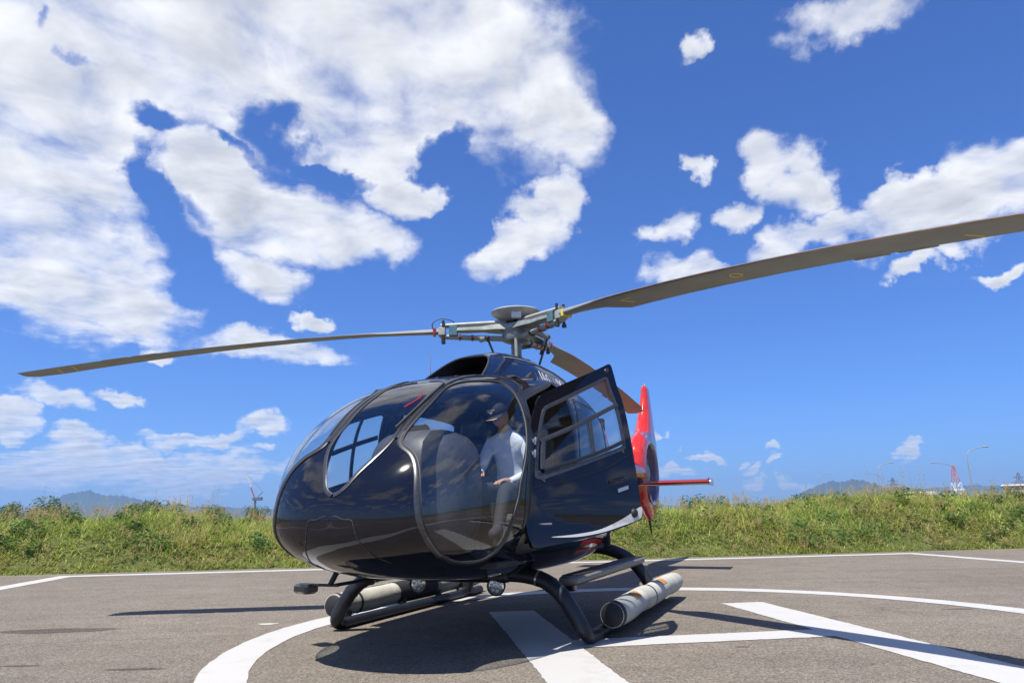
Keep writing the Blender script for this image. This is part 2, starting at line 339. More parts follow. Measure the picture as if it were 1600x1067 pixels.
for k in range(nn):
    t = 2 * math.pi * k / nn; a1, a2 = ro + random.gauss(0, .004), ri + random.gauss(0, .004); V += [(HC[0] + a1 * math.cos(t), HC[1] + a1 * math.sin(t), .004), (HC[0] + a2 * math.cos(t), HC[1] + a2 * math.sin(t), .004)]
me = bpy.data.meshes.new('circle_marking'); me.from_pydata(V, [], [(2 * k, 2 * ((k + 1) % nn), 2 * ((k + 1) % nn) + 1, 2 * k + 1) for k in range(nn)]); me.materials.append(M['paint']); o = bpy.data.objects.new('circle_marking', me); COL.objects.link(o); tag(o, kind='structure')
S_ = 8.88; wl_ = .32
for k, (l0, m0, l1, m1) in enumerate(((S_, -S_, S_, S_), (S_ - wl_ - .002, -S_, -S_, -S_), (S_ - wl_ - .002, S_, -S_, S_), (-S_, -S_ + wl_, -S_, S_ - wl_))):
    if l0 == l1:
        sgn = -1 if l0 > 0 else 1; q = [(l0, m0), (l1, m1), (l1 + sgn * wl_, m1), (l0 + sgn * wl_, m0)]
    else:
        sgn = -1 if m0 > 0 else 1; q = [(l0, m0), (l1, m1), (l1, m1 + sgn * wl_), (l0, m0 + sgn * wl_)]
    plane_obj('boundary_line', ragged([pad(l, m_) for l, m_ in q], .2), .004, M['paint'])
bs = MB()
for (x, y, r) in ((*gnd(418, 975), .06),): bs.add([(x + r * 1.6 * math.cos(t) * (1 + .3 * math.sin(3 * t)), y + r * .9 * math.sin(t), .004) for t in np.linspace(0, 6.283, 18)[:-1]], [tuple(range(17))])
o = bs.build('paint_spot', M['paint'], None, smooth=False); tag(o, kind='structure')

# ------------------------------------------------------------------ grassy bank behind the pad
def bank_h(dl, m_):
    """height of the bank's earth at dl metres beyond the apron edge"""
    base = np.interp(dl, [0, .3, 1.0, 2.0, 3.2, 5, 9, 14], [0, .10, .50, .84, .95, .95, .8, .3]); return base * (1 + .15 * np.sin(m_ * .55 + 1) + .10 * np.sin(m_ * 1.3) + .06 * np.sin(m_ * 2.9 + 2)) + .055 * np.clip(m_ / 10, -1, 1.3) * np.clip(dl, 0, 2)
M['soil'] = pmat('bank_soil', (.10, .11, .035), .95, 0, .2, 0, .4, 1.5)
nl, nm = 26, 120; ls = np.linspace(0, 14, nl); ms = np.linspace(-42, 42, nm); V = []
for l in ls:
    for m_ in ms: x, y = pad(EDGE_L - .02 + l, m_); V.append((x, y, float(bank_h(l, m_)) - .02 if l > 0 else -.02))
me = bpy.data.meshes.new('grassy_bank'); me.from_pydata(V, [], [(i * nm + j, i * nm + j + 1, (i + 1) * nm + j + 1, (i + 1) * nm + j) for i in range(nl - 1) for j in range(nm - 1)]); me.materials.append(M['soil'])
me.polygons.foreach_set('use_smooth', [True] * len(me.polygons)); o = bpy.data.objects.new('grassy_bank', me); COL.objects.link(o); tag(o, kind='structure')
def leaf_mat(name, c1, c2, c3, trans=.35):
    m = bpy.data.materials.new(name); m.use_nodes = True; nt = m.node_tree; N = nt.nodes; L = nt.links; b = N['Principled BSDF']; o = [n for n in N if n.type == 'OUTPUT_MATERIAL'][0]
    at = N.new('ShaderNodeAttribute'); at.attribute_name = 'tone'
    r = N.new('ShaderNodeValToRGB'); L.new(at.outputs['Fac'], r.inputs[0]); e = r.color_ramp.elements; e[0].color = (*c1, 1); e[1].color = (*c3, 1); q = e.new(.5); q.color = (*c2, 1)
    L.new(r.outputs[0], b.inputs['Base Color']); b.inputs['Roughness'].default_value = .55; b.inputs['Specular IOR Level'].default_value = .3
    t = N.new('ShaderNodeBsdfTranslucent'); L.new(r.outputs[0], t.inputs[0]); mx = N.new('ShaderNodeMixShader'); mx.inputs[0].default_value = trans
    L.new(b.outputs[0], mx.inputs[1]); L.new(t.outputs[0], mx.inputs[2]); L.new(mx.outputs[0], o.inputs[0]); return m
M['grass'] = leaf_mat('tall_grass_blades', (.10, .19, .030), (.28, .34, .068), (.46, .43, .13))
M['head'] = leaf_mat('grass_seed_heads', (.34, .27, .11), (.40, .32, .14), (.43, .32, .18), .45)
M['weed'] = leaf_mat('broad_weed_leaves', (.038, .09, .018), (.09, .16, .036), (.16, .235, .058), .3)
def np_mesh(name, V, F4, tone, mat, label, cat):
    me = bpy.data.meshes.new(name); nv, nf = len(V), len(F4); me.vertices.add(nv); me.vertices.foreach_set('co', np.ascontiguousarray(V, dtype=np.float32).ravel())
    me.loops.add(nf * 4); me.loops.foreach_set('vertex_index', np.ascontiguousarray(F4, dtype=np.int32).ravel()); me.polygons.add(nf); me.polygons.foreach_set('loop_start', np.arange(nf, dtype=np.int32) * 4)
    try: me.polygons.foreach_set('loop_total', np.full(nf, 4, dtype=np.int32))
    except Exception: pass
    at = me.attributes.new('tone', 'FLOAT', 'POINT'); at.data.foreach_set('value', np.ascontiguousarray(tone, dtype=np.float32)); me.materials.append(mat); me.update(calc_edges=True); me.validate()
    o = bpy.data.objects.new(name, me); COL.objects.link(o)
    if label: tag(o, label, cat, kind='stuff')
    return o
def strips(base, az, length, width, lean, curl, tone, seg=4):
    """curved tapering blades; all arrays of length n"""
    n = len(base); t = np.linspace(0, 1, seg + 1)[None, :]; dx, dy = np.cos(az)[:, None], np.sin(az)[:, None]
    ang = lean[:, None] + curl[:, None] * t; ds = length[:, None] / seg; hx = np.cumsum(np.sin(ang) * ds, 1) - np.sin(ang[:, :1]) * ds; hz = np.cumsum(np.cos(ang) * ds, 1) - np.cos(ang[:, :1]) * ds
    cx, cy, cz = base[:, :1] + dx * hx, base[:, 1:2] + dy * hx, base[:, 2:3] + hz; w = width[:, None] * (1 - t ** 1.6 * .92) * .5
    wx, wy = -np.sin(az)[:, None] * w, np.cos(az)[:, None] * w
    V = np.stack([np.stack([cx - wx, cy - wy, cz], -1), np.stack([cx + wx, cy + wy, cz], -1)], 2).reshape(n, (seg + 1) * 2, 3)
    q = np.array([(2 * k, 2 * k + 1, 2 * k + 3, 2 * k + 2) for k in range(seg)]); F = (q[None] + (np.arange(n) * (seg + 1) * 2)[:, None, None]).reshape(-1, 4)
    tn = np.repeat(tone[:, None], (seg + 1) * 2, 1); return V.reshape(-1, 3), F, tn.ravel(), np.stack([cx[:, -1], cy[:, -1], cz[:, -1]], -1)
def scatter(n, depth=9.0, front=1.0, lo=-40, hi=40):
    m_ = np.where(rng.random(n) < .72, rng.uniform(-17, 19, n), rng.uniform(lo, hi, n)); dl = rng.random(n) ** (1.5 * front) * depth; jag = .18 * np.sin(m_ * 2.3) + .12 * np.sin(m_ * 5.1 + 1) + .06 * np.sin(m_ * 11.0)
    dl = np.maximum(dl + np.where(dl < 1, jag * .6, 0), .02); return dl, m_
def to_world(dl, m_): return np.stack([HC[0] + m_ * _c + (EDGE_L + dl) * _s, HC[1] - m_ * _s + (EDGE_L + dl) * _c, bank_h(dl, m_) - .03], -1)
def clump(m_, dl): return .5 + .22 * np.sin(m_ * 1.1 + 2.0 * np.sin(dl * .9)) + .18 * np.sin(m_ * 2.9 + dl * 1.7 + 1.3) + .16 * np.sin(m_ * 6.3 - dl * 2.6)
def make_grass():
    Vs, Fs, Ts = [], [], []; off = 0
    n = 190000; dl, m_ = scatter(n); cl = clump(m_, dl); B = to_world(dl, m_); grow = np.interp(dl, [0, .25, 1.0, 2.5], [.30, .55, .9, 1.0]) * (.75 + .5 * cl)
    ln = rng.uniform(.16, .46, n) * grow; tone = np.clip(.18 + .55 * cl + rng.normal(0, .2, n), 0, 1)
    wind = rng.normal(-.6, 1.8, n); a = strips(B, wind, ln, rng.uniform(.009, .024, n), rng.uniform(.1, 1.0, n), rng.uniform(.5, 2.2, n), tone, 3)
    Vs.append(a[0]); Fs.append(a[1]); Ts.append(a[2]); off = len(a[0])
    # fringe creeping over the edge of the apron
    n = 16000; m_ = rng.uniform(-24, 26, n); dl = rng.uniform(-.02, .32, n) - .14 * np.clip(clump(m_ * 2.1, m_ * .3) - .35, 0, 1); B = to_world(np.maximum(dl, 0), m_); B[:, 0] += np.minimum(dl, 0) * _s; B[:, 1] += np.minimum(dl, 0) * _c; B[:, 2] = np.maximum(B[:, 2], -.01)
    a = strips(B, rng.uniform(0, 6.283, n), rng.uniform(.06, .26, n) * (.5 + clump(m_, dl)), rng.uniform(.006, .016, n), rng.uniform(.1, .9, n), rng.uniform(.3, 1.8, n), np.clip(rng.normal(.5, .25, n), 0, 1), 3)
    Vs.append(a[0]); Fs.append(a[1] + off); Ts.append(a[2])
    return np_mesh('tall_grass', np.vstack(Vs), np.vstack(Fs), np.concatenate(Ts), M['grass'], 'dense tall green grass covering the bank behind the helipad', 'grass')
def make_heads():
    n = 9500; dl, m_ = scatter(n, 6.5, .9); keep = clump(m_ * 1.3 + 4, dl) > rng.uniform(.25, .75, n); dl, m_ = dl[keep], m_[keep]; n = len(dl); B = to_world(dl, m_); grow = np.interp(dl, [0, .3, 1.2, 2.5], [.45, .6, .92, 1.0])
    ln = rng.uniform(.30, .62, n) * grow; az = rng.normal(.3, 1.2, n); tone = rng.uniform(0, 1, n)
    tall = (rng.random(n) < .035) & (dl > 1.2) & (dl < 5); ln = np.where(tall, rng.uniform(.75, 1.15, n), ln)
    V1, F1, T1, tip = strips(B, az, ln, np.full(n, .006), rng.uniform(0, .18, n), rng.uniform(.1, .5, n), tone * .5 + .2)
    # airy panicle: short drooping branchlets round the top of each stalk
    k = 16; t = rng.uniform(0, 1, (n, k)); bx = np.repeat(tip[:, None], k, 1).copy(); bx[..., 2] -= t * ln[:, None] * .40; a2 = rng.uniform(0, 6.283, (n, k)); l2 = rng.uniform(.05, .14, (n, k)) * (.4 + .8 * t)
    V2, F2, T2, _ = strips(bx.reshape(-1, 3), a2.ravel(), l2.ravel(), np.full(n * k, .011), rng.uniform(.4, 1.1, n * k), rng.uniform(.2, 1.0, n * k), np.repeat(tone, k), 2)
    return np_mesh('grass_seed_heads', np.vstack([V1, V2]), np.vstack([F1, F2 + len(V1)]), np.concatenate([T1, T2]), M['head'], 'tan feathery seed heads rising above the green bank', 'grass')
def leaf_cloud(C, size, tone, flat=.6):
    """one rhombic leaf per centre"""
    n = len(C); a = rng.uniform(0, 6.283, n); tl = rng.uniform(-.9, .9, n) * flat; e1 = np.stack([np.cos(a) * np.cos(tl), np.sin(a) * np.cos(tl), np.sin(tl)], -1); r_ = rng.normal(0, 1, (n, 3)); e2 = np.cross(e1, r_); e2 /= np.linalg.norm(e2, axis=1, keepdims=True) + 1e-9
    s = size[:, None]; V = np.stack([C - e1 * s, C + e2 * s * .42, C + e1 * s, C - e2 * s * .42], 1).reshape(-1, 3); F = (np.arange(n)[:, None] * 4 + np.arange(4)[None]); return V, F, np.repeat(tone, 4)
def make_weeds():
    k = 230; m0 = rng.uniform(-24, 26, k); d0 = rng.random(k) ** 1.2 * 4.5 + .3; Cs, Sz, Tn = [], [], []
    for i in range(k):
        n = rng.integers(70, 170); r = rng.uniform(.12, .30); p = to_world(np.full(1, d0[i]), np.full(1, m0[i]))[0]; q = rng.normal(0, 1, (n, 3)); q /= np.linalg.norm(q, axis=1, keepdims=True); q *= (rng.random(n) ** .4)[:, None] * r
        q[:, 2] = q[:, 2] * .8 + r * .55 + .06; Cs.append(p + q); Sz.append(rng.uniform(.022, .055, n)); Tn.append(np.clip(rng.normal(.45, .25, n), 0, 1))
    V, F, T = leaf_cloud(np.vstack(Cs), np.concatenate(Sz), np.concatenate(Tn)); return np_mesh('broadleaf_weeds', V, F, T, M['weed'], 'dark broad leaved weeds growing in patches among the bank grass', 'weeds')
make_grass(); make_heads(); make_weeds()
# ------------------------------------------------------------------ far things beyond the bank
M['bark'] = pmat('tree_bark', (.07, .055, .04), .9, 0, .2, 0, .3, 4)
M['tree_leaf'] = leaf_mat('tree_leaves', (.035, .08, .02), (.07, .135, .035), (.13, .19, .055), .25)
def tree(px, py, dist, wid, label):
    top = far_pt(px, py, dist); x, y, h = top.x, top.y, top.z; t = empty('tree', (x, y, -.03)); tag(t, label, 'tree', 'trees beyond the bank')
    tr = MB(); tr.tube([(0, 0, 0), (.05, .02, h * .4), (0, .05, h * .75)], [.16, .11, .05], 8)
    for k in range(5):
        a = k * 1.26; tr.tube([(0, 0, h * (.35 + .07 * k)), (math.cos(a) * wid * .35, math.sin(a) * wid * .35, h * (.6 + .05 * k))], [.06, .02], 6)
    tr.build('trunk', M['bark'], t)
    Cs = []; Sz = []
    for k in range(26):
        a, r_ = rng.uniform(0, 6.283), wid * .5 * math.sqrt(rng.random()); zc = h * rng.uniform(.32, .86); rr_ = wid * rng.uniform(.12, .24)
        if k == 0: a, r_, zc = 0, 0, h - rr_ * .8
        zc = min(zc, h - rr_ * .7); n = 150; q = rng.normal(0, 1, (n, 3)); q /= np.linalg.norm(q, axis=1, keepdims=True); q *= (rng.random(n) ** .35)[:, None] * rr_; Cs.append(q + np.array([math.cos(a) * r_, math.sin(a) * r_, zc])); Sz.append(rng.uniform(.05, .11, n) * wid / 3)
    C = np.vstack(Cs); V, F, T = leaf_cloud(C, np.concatenate(Sz), np.clip(rng.normal(.45, .28, len(C)), 0, 1)); o = np_mesh('crown', V, F, T, M['tree_leaf'], None, None); o.parent = t
for a in ((84, 776, 46, 2.4, 'broadest dark green tree top in front of the long blue hill'), (24, 784, 46, 2.2, 'low dark green tree top standing apart from the long blue hill'),
          (232, 783, 55, 3.0, 'low spreading tree halfway between the long hill and the crane'), (335, 789, 60, 2.4, 'small dark shrub like tree nearest the crane, on its hill side'), (404, 790, 60, 1.8, 'tiny dark tree at the crane foot, on its helicopter side'), (1272, 771, 48, 3.0, 'rounded tree in front of the twin topped hill, beside a lamp post'), (1100, 776, 55, 3.4, 'low tree nearest the helicopter tail')): tree(*a)
M['galv'] = pmat('galvanised_lamp_post', (.30, .31, .33), .5, .3); M['rust'] = pmat('red_lattice_paint', (.45, .09, .05), .6); M['lattice'] = pmat('dark_lattice_steel', (.10, .11, .13), .6, .3); M['twhite'] = pmat('white_lattice_paint', (.7, .7, .7), .6)
def lamp_post(px, py_top, dist, arm_px, label):
    top = far_pt(px, py_top, dist); h = top.z; o = empty('street_lamp', (top.x, top.y, -.03)); tag(o, label, 'street lamp', 'street lamps beyond the bank'); dirx = 1 if arm_px > 0 else -1; aw = abs(arm_px) / FPX * dist
    p = MB(); p.tube(catmull([(0, 0, 0), (0, 0, h * .55), (0, 0, h * .84), (dirx * aw * .12, 0, h * .925), (dirx * aw * .45, 0, h * .975), (dirx * aw * .9, 0, h)], 4), [.085] * 4 + [.07] * 4 + [.055] * 13, 8); p.build('pole', M['galv'], o)
    q = MB(); q.bevbox((dirx * aw * .97, 0, h + .01), (.8, .30, .16), .05); q.build('lamp_head', M['galv'], o)
lamp_post(1508, 698, 112, 27, 'tallest curved grey street lamp, nearest beyond the bank'); lamp_post(1369, 723, 148, 21, 'curved street lamp beside the dark pylon with three arms'); lamp_post(1277, 740, 200, 17, 'small curved street lamp in front of the twin topped hill'); lamp_post(1489, 722, 150, -27, 'street lamp beside the red and white mast, arm pointing to the hill'); lamp_post(1375, 739, 230, -20, 'faint street lamp half hidden behind the lamp beside the pylon'); lamp_post(1299, 757, 260, -6, 'short faint pole lamp beside the small hill lamp')
def lattice(name, px, py_top, dist, wbase, label, cat, bands, arms=(), panel=None):
    top = far_pt(px, py_top, dist); h = top.z; o = empty(name, (top.x, top.y, -.03)); tag(o, label, cat); n = len(bands)
    for k, mt in enumerate(bands):
        m_ = MB(); z0, z1 = h * k / n, h * (k + 1) / n; w0, w1 = wbase * (1 - .9 * k / n), wbase * (1 - .9 * (k + 1) / n); t = h * .006
        for sx_, sy_ in ((-1, -1), (1, -1), (1, 1), (-1, 1)): m_.tube([(sx_ * w0 / 2, sy_ * w0 / 2, z0), (sx_ * w1 / 2, sy_ * w1 / 2, z1)], t, 5)
        for sy_ in (-1, 1): m_.tube([(-w0 / 2, sy_ * w0 / 2, z0), (w1 / 2, sy_ * w1 / 2, z1)], t * .7, 4); m_.tube([(w0 / 2, sy_ * w0 / 2, z0), (-w1 / 2, sy_ * w1 / 2, z1)], t * .7, 4); m_.tube([(-w0 / 2, sy_ * w0 / 2, z0), (w0 / 2, sy_ * w0 / 2, z0)], t * .7, 4); m_.tube([(sy_ * w0 / 2, -w0 / 2, z0), (sy_ * w0 / 2, w0 / 2, z0)], t * .7, 4); m_.tube([(sy_ * w0 / 2, -w0 / 2, z0), (sy_ * w1 / 2, w1 / 2, z1)], t * .7, 4)
        m_.build('lattice_section', M[mt], o)
    for zf, aw in arms:
        m_ = MB(); z = h * zf; m_.tube([(-aw / 2, 0, z), (0, 0, z + aw * .12), (aw / 2, 0, z)], h * .006, 5); m_.tube([(-aw / 2, 0, z), (aw / 2, 0, z)], h * .005, 5); m_.build('cross_arm', M[bands[-1]], o)
    if panel:
        m_ = MB(); m_.bevbox((0, -wbase * .3, h * panel), (wbase * .9, .3, h * .03), .05); m_.build('antenna_panel', M['twhite'], o)
lattice('lattice_mast', 1489, 727, 400, 6.0, 'red and white lattice mast rising beyond the grassy bank', 'mast', ['rust', 'twhite', 'twhite', 'rust', 'rust'], (), .42)
lattice('power_pylon', 1394, 746, 700, 9, 'dark power pylon with three cross arms beside a curved street lamp', 'pylon', ['lattice'] * 6, ((.62, 14), (.75, 12), (.88, 9)))
lattice('power_pylon', 1367, 754, 800, 8, 'dark slim pylon half hidden behind a street lamp', 'pylon', ['lattice'] * 6, ((.65, 10), (.85, 8)))
lattice('power_pylon', 1590, 738, 900, 12, 'wide armed distant pylon behind the tan shed', 'pylon', ['lattice'] * 6, ((.55, 20), (.7, 16), (.85, 12)))
# crawler crane far left
ct = far_pt(383, 738, 900); cb_ = far_pt(399, 780, 900); cr = empty('crane', (cb_.x, cb_.y, -.03)); tag(cr, 'distant crane with a raised red and white boom beyond the bank', 'crane')
m_ = MB(); b0 = Vector((0, 0, cb_.z)); b1 = ct - cb_ + b0; m_.tube([b0, b0.lerp(b1, .45)], .9, 4); m_.build('boom', M['rust'], cr); m_ = MB(); m_.tube([b0.lerp(b1, .45), b1], .7, 4); m_.build('boom_top', M['twhite'], cr)
m_ = MB(); m_.tube([(0, 0, 0), (0, 0, cb_.z)], 1.4, 8); m_.bevbox((2.5, 0, cb_.z + .8), (11, 5, 4), .4); m_.tube([(0, 0, cb_.z), (8.5, 0, cb_.z + 9)], .5, 5); m_.tube([(8.5, 0, cb_.z + 9), b1], .12, 4); m_.build('machinery_house', M['lattice'], cr)
M['clad'] = pmat('grey_cladding', (.42, .42, .40), .6, 0, .3, 0, .1, .3); M['clad2'] = pmat('tan_wall', (.40, .36, .30), .7); M['dglass'] = pmat('dark_window_glass', (.03, .04, .05), .15)
def shed(px0, px1, py_top, dist, mat, label):
    a, b = far_pt(px0, py_top, dist), far_pt(px1, py_top, dist); w = (b - a).length; h = (a.z + b.z) / 2; c = (a + b) / 2; o = empty('warehouse', (c.x, c.y, -.03), math.atan2(b.y - a.y, b.x - a.x)); tag(o, label, 'building', 'low sheds beyond the bank')
    m_ = MB(); m_.box((0, 9, h * .46), (w, 18, h * .92)); m_.build('wall', M[mat], o, smooth=False)
    r = MB(); r.add([(-w / 2 - .4, -.5, h * .9), (w / 2 + .4, -.5, h * .9), (w / 2 + .4, 9, h), (-w / 2 - .4, 9, h), (-w / 2 - .4, 18.5, h * .9), (w / 2 + .4, 18.5, h * .9)], [(0, 1, 2, 3), (3, 2, 5, 4), (0, 3, 4), (1, 5, 2)]); r.build('roof', M['clad'], o, smooth=False)
    for k in range(5): q = MB(); q.box((w * (-.4 + .2 * k), -.06, h * .62), (w * .1, .1, h * .16)); q.build('window', M['dglass'], o, smooth=False)
shed(1408, 1462, 767, 260, 'clad', 'long low grey shed between the dark pylon and the lattice mast'); shed(1444, 1463, 769, 230, 'twhite', 'small white walled shed in front of the long grey one'); shed(1566, 1640, 754, 200, 'clad2', 'tan walled shed in front of the distant pylon')
# hills
M['hill'] = pmat('wooded_hill', (.028, .048, .022), .95, 0, .1, 0, .4, .004)
def hill(name, dist, pts, depth):
    """ridge whose crest is given as x, y seen from the pad"""
    cr_ = catmull([np.array(p, float) for p in pts], 6); V = []; n = len(cr_)
    for k, (x, y) in enumerate(cr_):
        t = far_pt(x, y, dist); d = Vector((t.x, t.y, 0)).normalized(); nz = 1 + .0 * k
        jit = dist * .0008 * math.sin(k * 2.1) + dist * .0005 * math.sin(k * 5.3)
        for f, hz in ((-.5, -.03), (-.22, .50), (-.08, .86), (0, 1), (.12, .8), (.5, -.03)): p = t + d * (depth * f); V.append((p.x, p.y, max(-.03, (t.z + jit) * hz if hz > 0 else -.03)))
    m = 6; me = bpy.data.meshes.new(name); me.from_pydata(V, [], [(i * m + j, (i + 1) * m + j, (i + 1) * m + j + 1, i * m + j + 1) for i in range(n - 1) for j in range(m - 1)]); me.materials.append(M['hill']); me.polygons.foreach_set('use_smooth', [True] * len(me.polygons))
    o = bpy.data.objects.new(name, me); COL.objects.link(o); tag(o, kind='structure')
hill('hills', 4200, [(40, 812), (70, 792), (98, 774), (112, 770), (127, 768), (140, 765.5), (152, 771), (170, 774), (190, 774), (206, 777), (230, 783), (262, 787), (310, 791), (380, 793), (440, 797), (520, 802)], 900)
hill('hills', 4000, [(1215, 790), (1240, 775), (1262, 765), (1284, 756), (1300, 751), (1314, 753), (1330, 749), (1346, 750), (1364, 755), (1388, 763), (1410, 768), (1440, 772), (1480, 776), (1520, 780)], 800)
hill('hills', 5200, [(1330, 782), (1380, 765), (1420, 763), (1480, 761), (1520, 758), (1580, 759), (1640, 757), (1720, 762), (1800, 770), (1900, 778)], 900)
hill('hills', 5600, [(-200, 806), (-100, 798), (0, 800), (60, 796), (200, 790), (330, 792), (480, 796), (700, 796), (900, 792), (1100, 788), (1250, 784)], 900)
# air between here and the hills
hz = MB(); hz.box((0, 1500, 148), (13000, 11000, 300)); hzo = hz.build('haze', pmat('haze_unused', (1, 1, 1)), None, smooth=False); hzo.data.materials.clear()
hm = bpy.data.materials.new('haze_air'); hm.use_nodes = True; N = hm.node_tree.nodes; N.clear(); ou = N.new('ShaderNodeOutputMaterial'); pv = N.new('ShaderNodeVolumePrincipled'); pv.inputs['Color'].default_value = (.38, .61, 1.0, 1); pv.inputs['Density'].default_value = HAZE; pv.inputs['Anisotropy'].default_value = .2
hm.node_tree.links.new(pv.outputs[0], ou.inputs['Volume']); hzo.data.materials.append(hm); tag(hzo, kind='stuff')

# ------------------------------------------------------------------ helicopter: hull surface
HELI_LOC, HELI_YAW = (0.04, 7.693, 0.0), -1.964
# stations along the hull: x, half width, top, bottom, height of greatest width, upper and lower fullness
ST = np.array([
 (3.300, .004, 1.003, .997, 1.00, 2.0, 2.0), (3.285, .22, 1.12, .88, 1.00, 2.05, 2.0), (3.245, .385, 1.22, .81, 1.00, 2.15, 2.1), (3.17, .55, 1.335, .745, 1.01, 2.35, 2.2),
 (3.04, .70, 1.48, .685, 1.03, 2.7, 2.3), (2.84, .825, 1.665, .62, 1.07, 3.1, 2.45), (2.58, .92, 1.865, .57, 1.12, 3.3, 2.6), (2.28, .98, 2.045, .535, 1.17, 3.1, 2.8),
 (1.92, 1.015, 2.18, .505, 1.21, 3.0, 3.0), (1.50, 1.025, 2.265, .485, 1.24, 3.5, 3.2), (1.05, 1.02, 2.31, .48, 1.26, 4.4, 3.4), (.55, 1.01, 2.33, .475, 1.28, 4.6, 3.5),
 (.05, .985, 2.34, .475, 1.30, 4.2, 3.5), (-.45, .93, 2.34, .49, 1.33, 3.4, 3.4), (-.95, .84, 2.31, .58, 1.37, 2.8, 3.0), (-1.45, .70, 2.25, .77, 1.43, 2.3, 2.5),
 (-1.95, .54, 2.17, 1.01, 1.52, 2.2, 2.2), (-2.45, .40, 2.09, 1.22, 1.61, 2.1, 2.1), (-3.0, .31, 2.03, 1.36, 1.67, 2.0, 2.0), (-3.8, .265, 1.98, 1.43, 1.70, 2.0, 2.0),
 (-4.7, .23, 1.94, 1.48, 1.71, 2.0, 2.0), (-5.6, .20, 1.91, 1.52, 1.72, 2.0, 2.0), (-6.05, .18, 1.90, 1.55, 1.73, 2.0, 2.0)])
NS = len(ST) - 1
_Q = np.vstack([2 * ST[0] - ST[1], ST, 2 * ST[-1] - ST[-2]])
def station(u):
    """u in 0..NS -> interpolated station rows (vectorised Catmull-Rom)"""
    u = np.clip(np.atleast_1d(np.asarray(u, float)), 0, NS - 1e-6); i = np.floor(u).astype(int); t = (u - i)[:, None]
    a, b, c, d = _Q[i], _Q[i + 1], _Q[i + 2], _Q[i + 3]
    r = .5 * (2 * b + (c - a) * t + (2 * a - 5 * b + 4 * c - d) * t * t + (3 * b - a - 3 * c + d) * t ** 3)
    r[:, 1] = np.maximum(r[:, 1], .004); return r
def hull(u, v):
    """u along (0 nose), v around the left half (0 keel .. 1 roof) -> points"""
    s = station(u); ph = (np.atleast_1d(np.asarray(v, float)) - .5) * math.pi
    c, sn = np.abs(np.cos(ph)), np.sin(ph); up = sn >= 0
    n = np.where(up, s[:, 5], s[:, 6]); A = np.where(up, s[:, 2] - s[:, 4], s[:, 4] - s[:, 3])
    return np.stack([s[:, 0], s[:, 1] * c ** (2 / n), s[:, 4] + A * np.sign(sn) * np.abs(sn) ** (2 / n)], -1)
def hull_n(u, v):
    u = np.atleast_1d(np.asarray(u, float)); v = np.atleast_1d(np.asarray(v, float)); e = 2e-3
    v0, v1 = np.clip(v - e, 0.0005, .9995), np.clip(v + e, .0005, .9995); u0, u1 = np.clip(u - 4e-3, 0, NS), np.clip(u + 4e-3, 0, NS)
    vm = np.clip(v, .0005, .9995)
    n = np.cross(hull(u1, vm) - hull(u0, vm), hull(u, v1) - hull(u, v0)); ln = np.linalg.norm(n, axis=1, keepdims=True)
    n = n / np.maximum(ln, 1e-12); p = hull(u, v); s = station(u)
    flip = np.sum(n * np.stack([0 * p[:, 0] + .02, p[:, 1], p[:, 2] - s[:, 4]], -1), 1) < 0
    n[flip] *= -1
    n[u < .02] = (1, 0, 0); m = (v <= 0.0005) | (v >= .9995); n[m, 1] = 0
    return n / np.linalg.norm(n, axis=1, keepdims=True)
_US = np.linspace(0, NS, 4000); _XS = -station(_US)[:, 0]
def u_of_x(x): return np.interp(-np.asarray(x, float), _XS, _US)
def uv_of_xz(x, z):
    u = float(u_of_x(x)); s = station(u)[0]; up = z >= s[4]
    q = (z - s[4]) / (s[2] - s[4]) if up else (s[4] - z) / (s[4] - s[3]); n = s[5] if up else s[6]
    ph = math.asin(min(1.0, max(0.0, q)) ** (n / 2)); return (u, .5 + (ph if up else -ph) / math.pi)

# ------------------------------------------------------------------ materials of the helicopter
M['black'] = pmat('black_gloss_paint', (.003, .0035, .008), .05, 0, .5, 0.0)
M['navy'] = pmat('navy_gloss_paint', (.006, .014, .05), .10, 0, .5, 0.0)
M['red'] = pmat('red_gloss_paint', (.50, .022, .012), .16, 0, .5, .8)
M['dred'] = pmat('dark_red_paint', (.24, .012, .010), .2, 0, .5, .8)
M['lilac'] = pmat('lilac_grey_paint', (.14, .11, .18), .2, 0, .5, .8)
M['white'] = pmat('white_paint', (.55, .55, .54), .25, 0, .5, .3)
M['frame'] = pmat('black_frame_metal', (.022, .023, .026), .30, .35, .5, .2, .2, 30)
M['trim'] = pmat('satin_grey_frame', (.10, .10, .105), .28, .75, .5, 0, .25, 40)
M['rubber'] = pmat('black_rubber', (.012, .012, .013), .6)
M['tube'] = pmat('dark_slate_tube', (.014, .017, .024), .45, .1, .5, 0, .35, 9, .08, 90)
M['alu'] = pmat('brushed_step_metal', (.19, .18, .17), .5, .35, .5, 0, .25, 20)
M['steel'] = pmat('bright_steel', (.55, .55, .54), .3, .9)
M['canvas'] = pmat('grey_float_canvas', (.44, .43, .37), .75, 0, .3, 0, .22, 5, .35, 14)
M['canvas_dark'] = pmat('black_float_canvas', (.022, .022, .024), .7, 0, .3, 0, .2, 6, .3, 14)
M['orange'] = pmat('faded_orange_label', (.45, .22, .07), .7, 0, .3, 0, .35, 25)
M['hub'] = pmat('grey_green_hub_paint', (.22, .25, .245), .38, .05, .5, 0, .3, 14, .05, 60)
M['hubl'] = pmat('cream_grey_composite', (.34, .345, .31), .42, 0, .5, 0, .2, 12)
M['hubd'] = pmat('dark_greasy_metal', (.06, .058, .052), .45, .6, .5, 0, .4, 30)
M['teal'] = pmat('blue_green_fitting', (.10, .19, .22), .4, .2, .5, 0, .3, 25)
M['blade'] = pmat('grey_blade_paint', (.23, .235, .222), .48, 0, .4, 0, .18, 3.5)
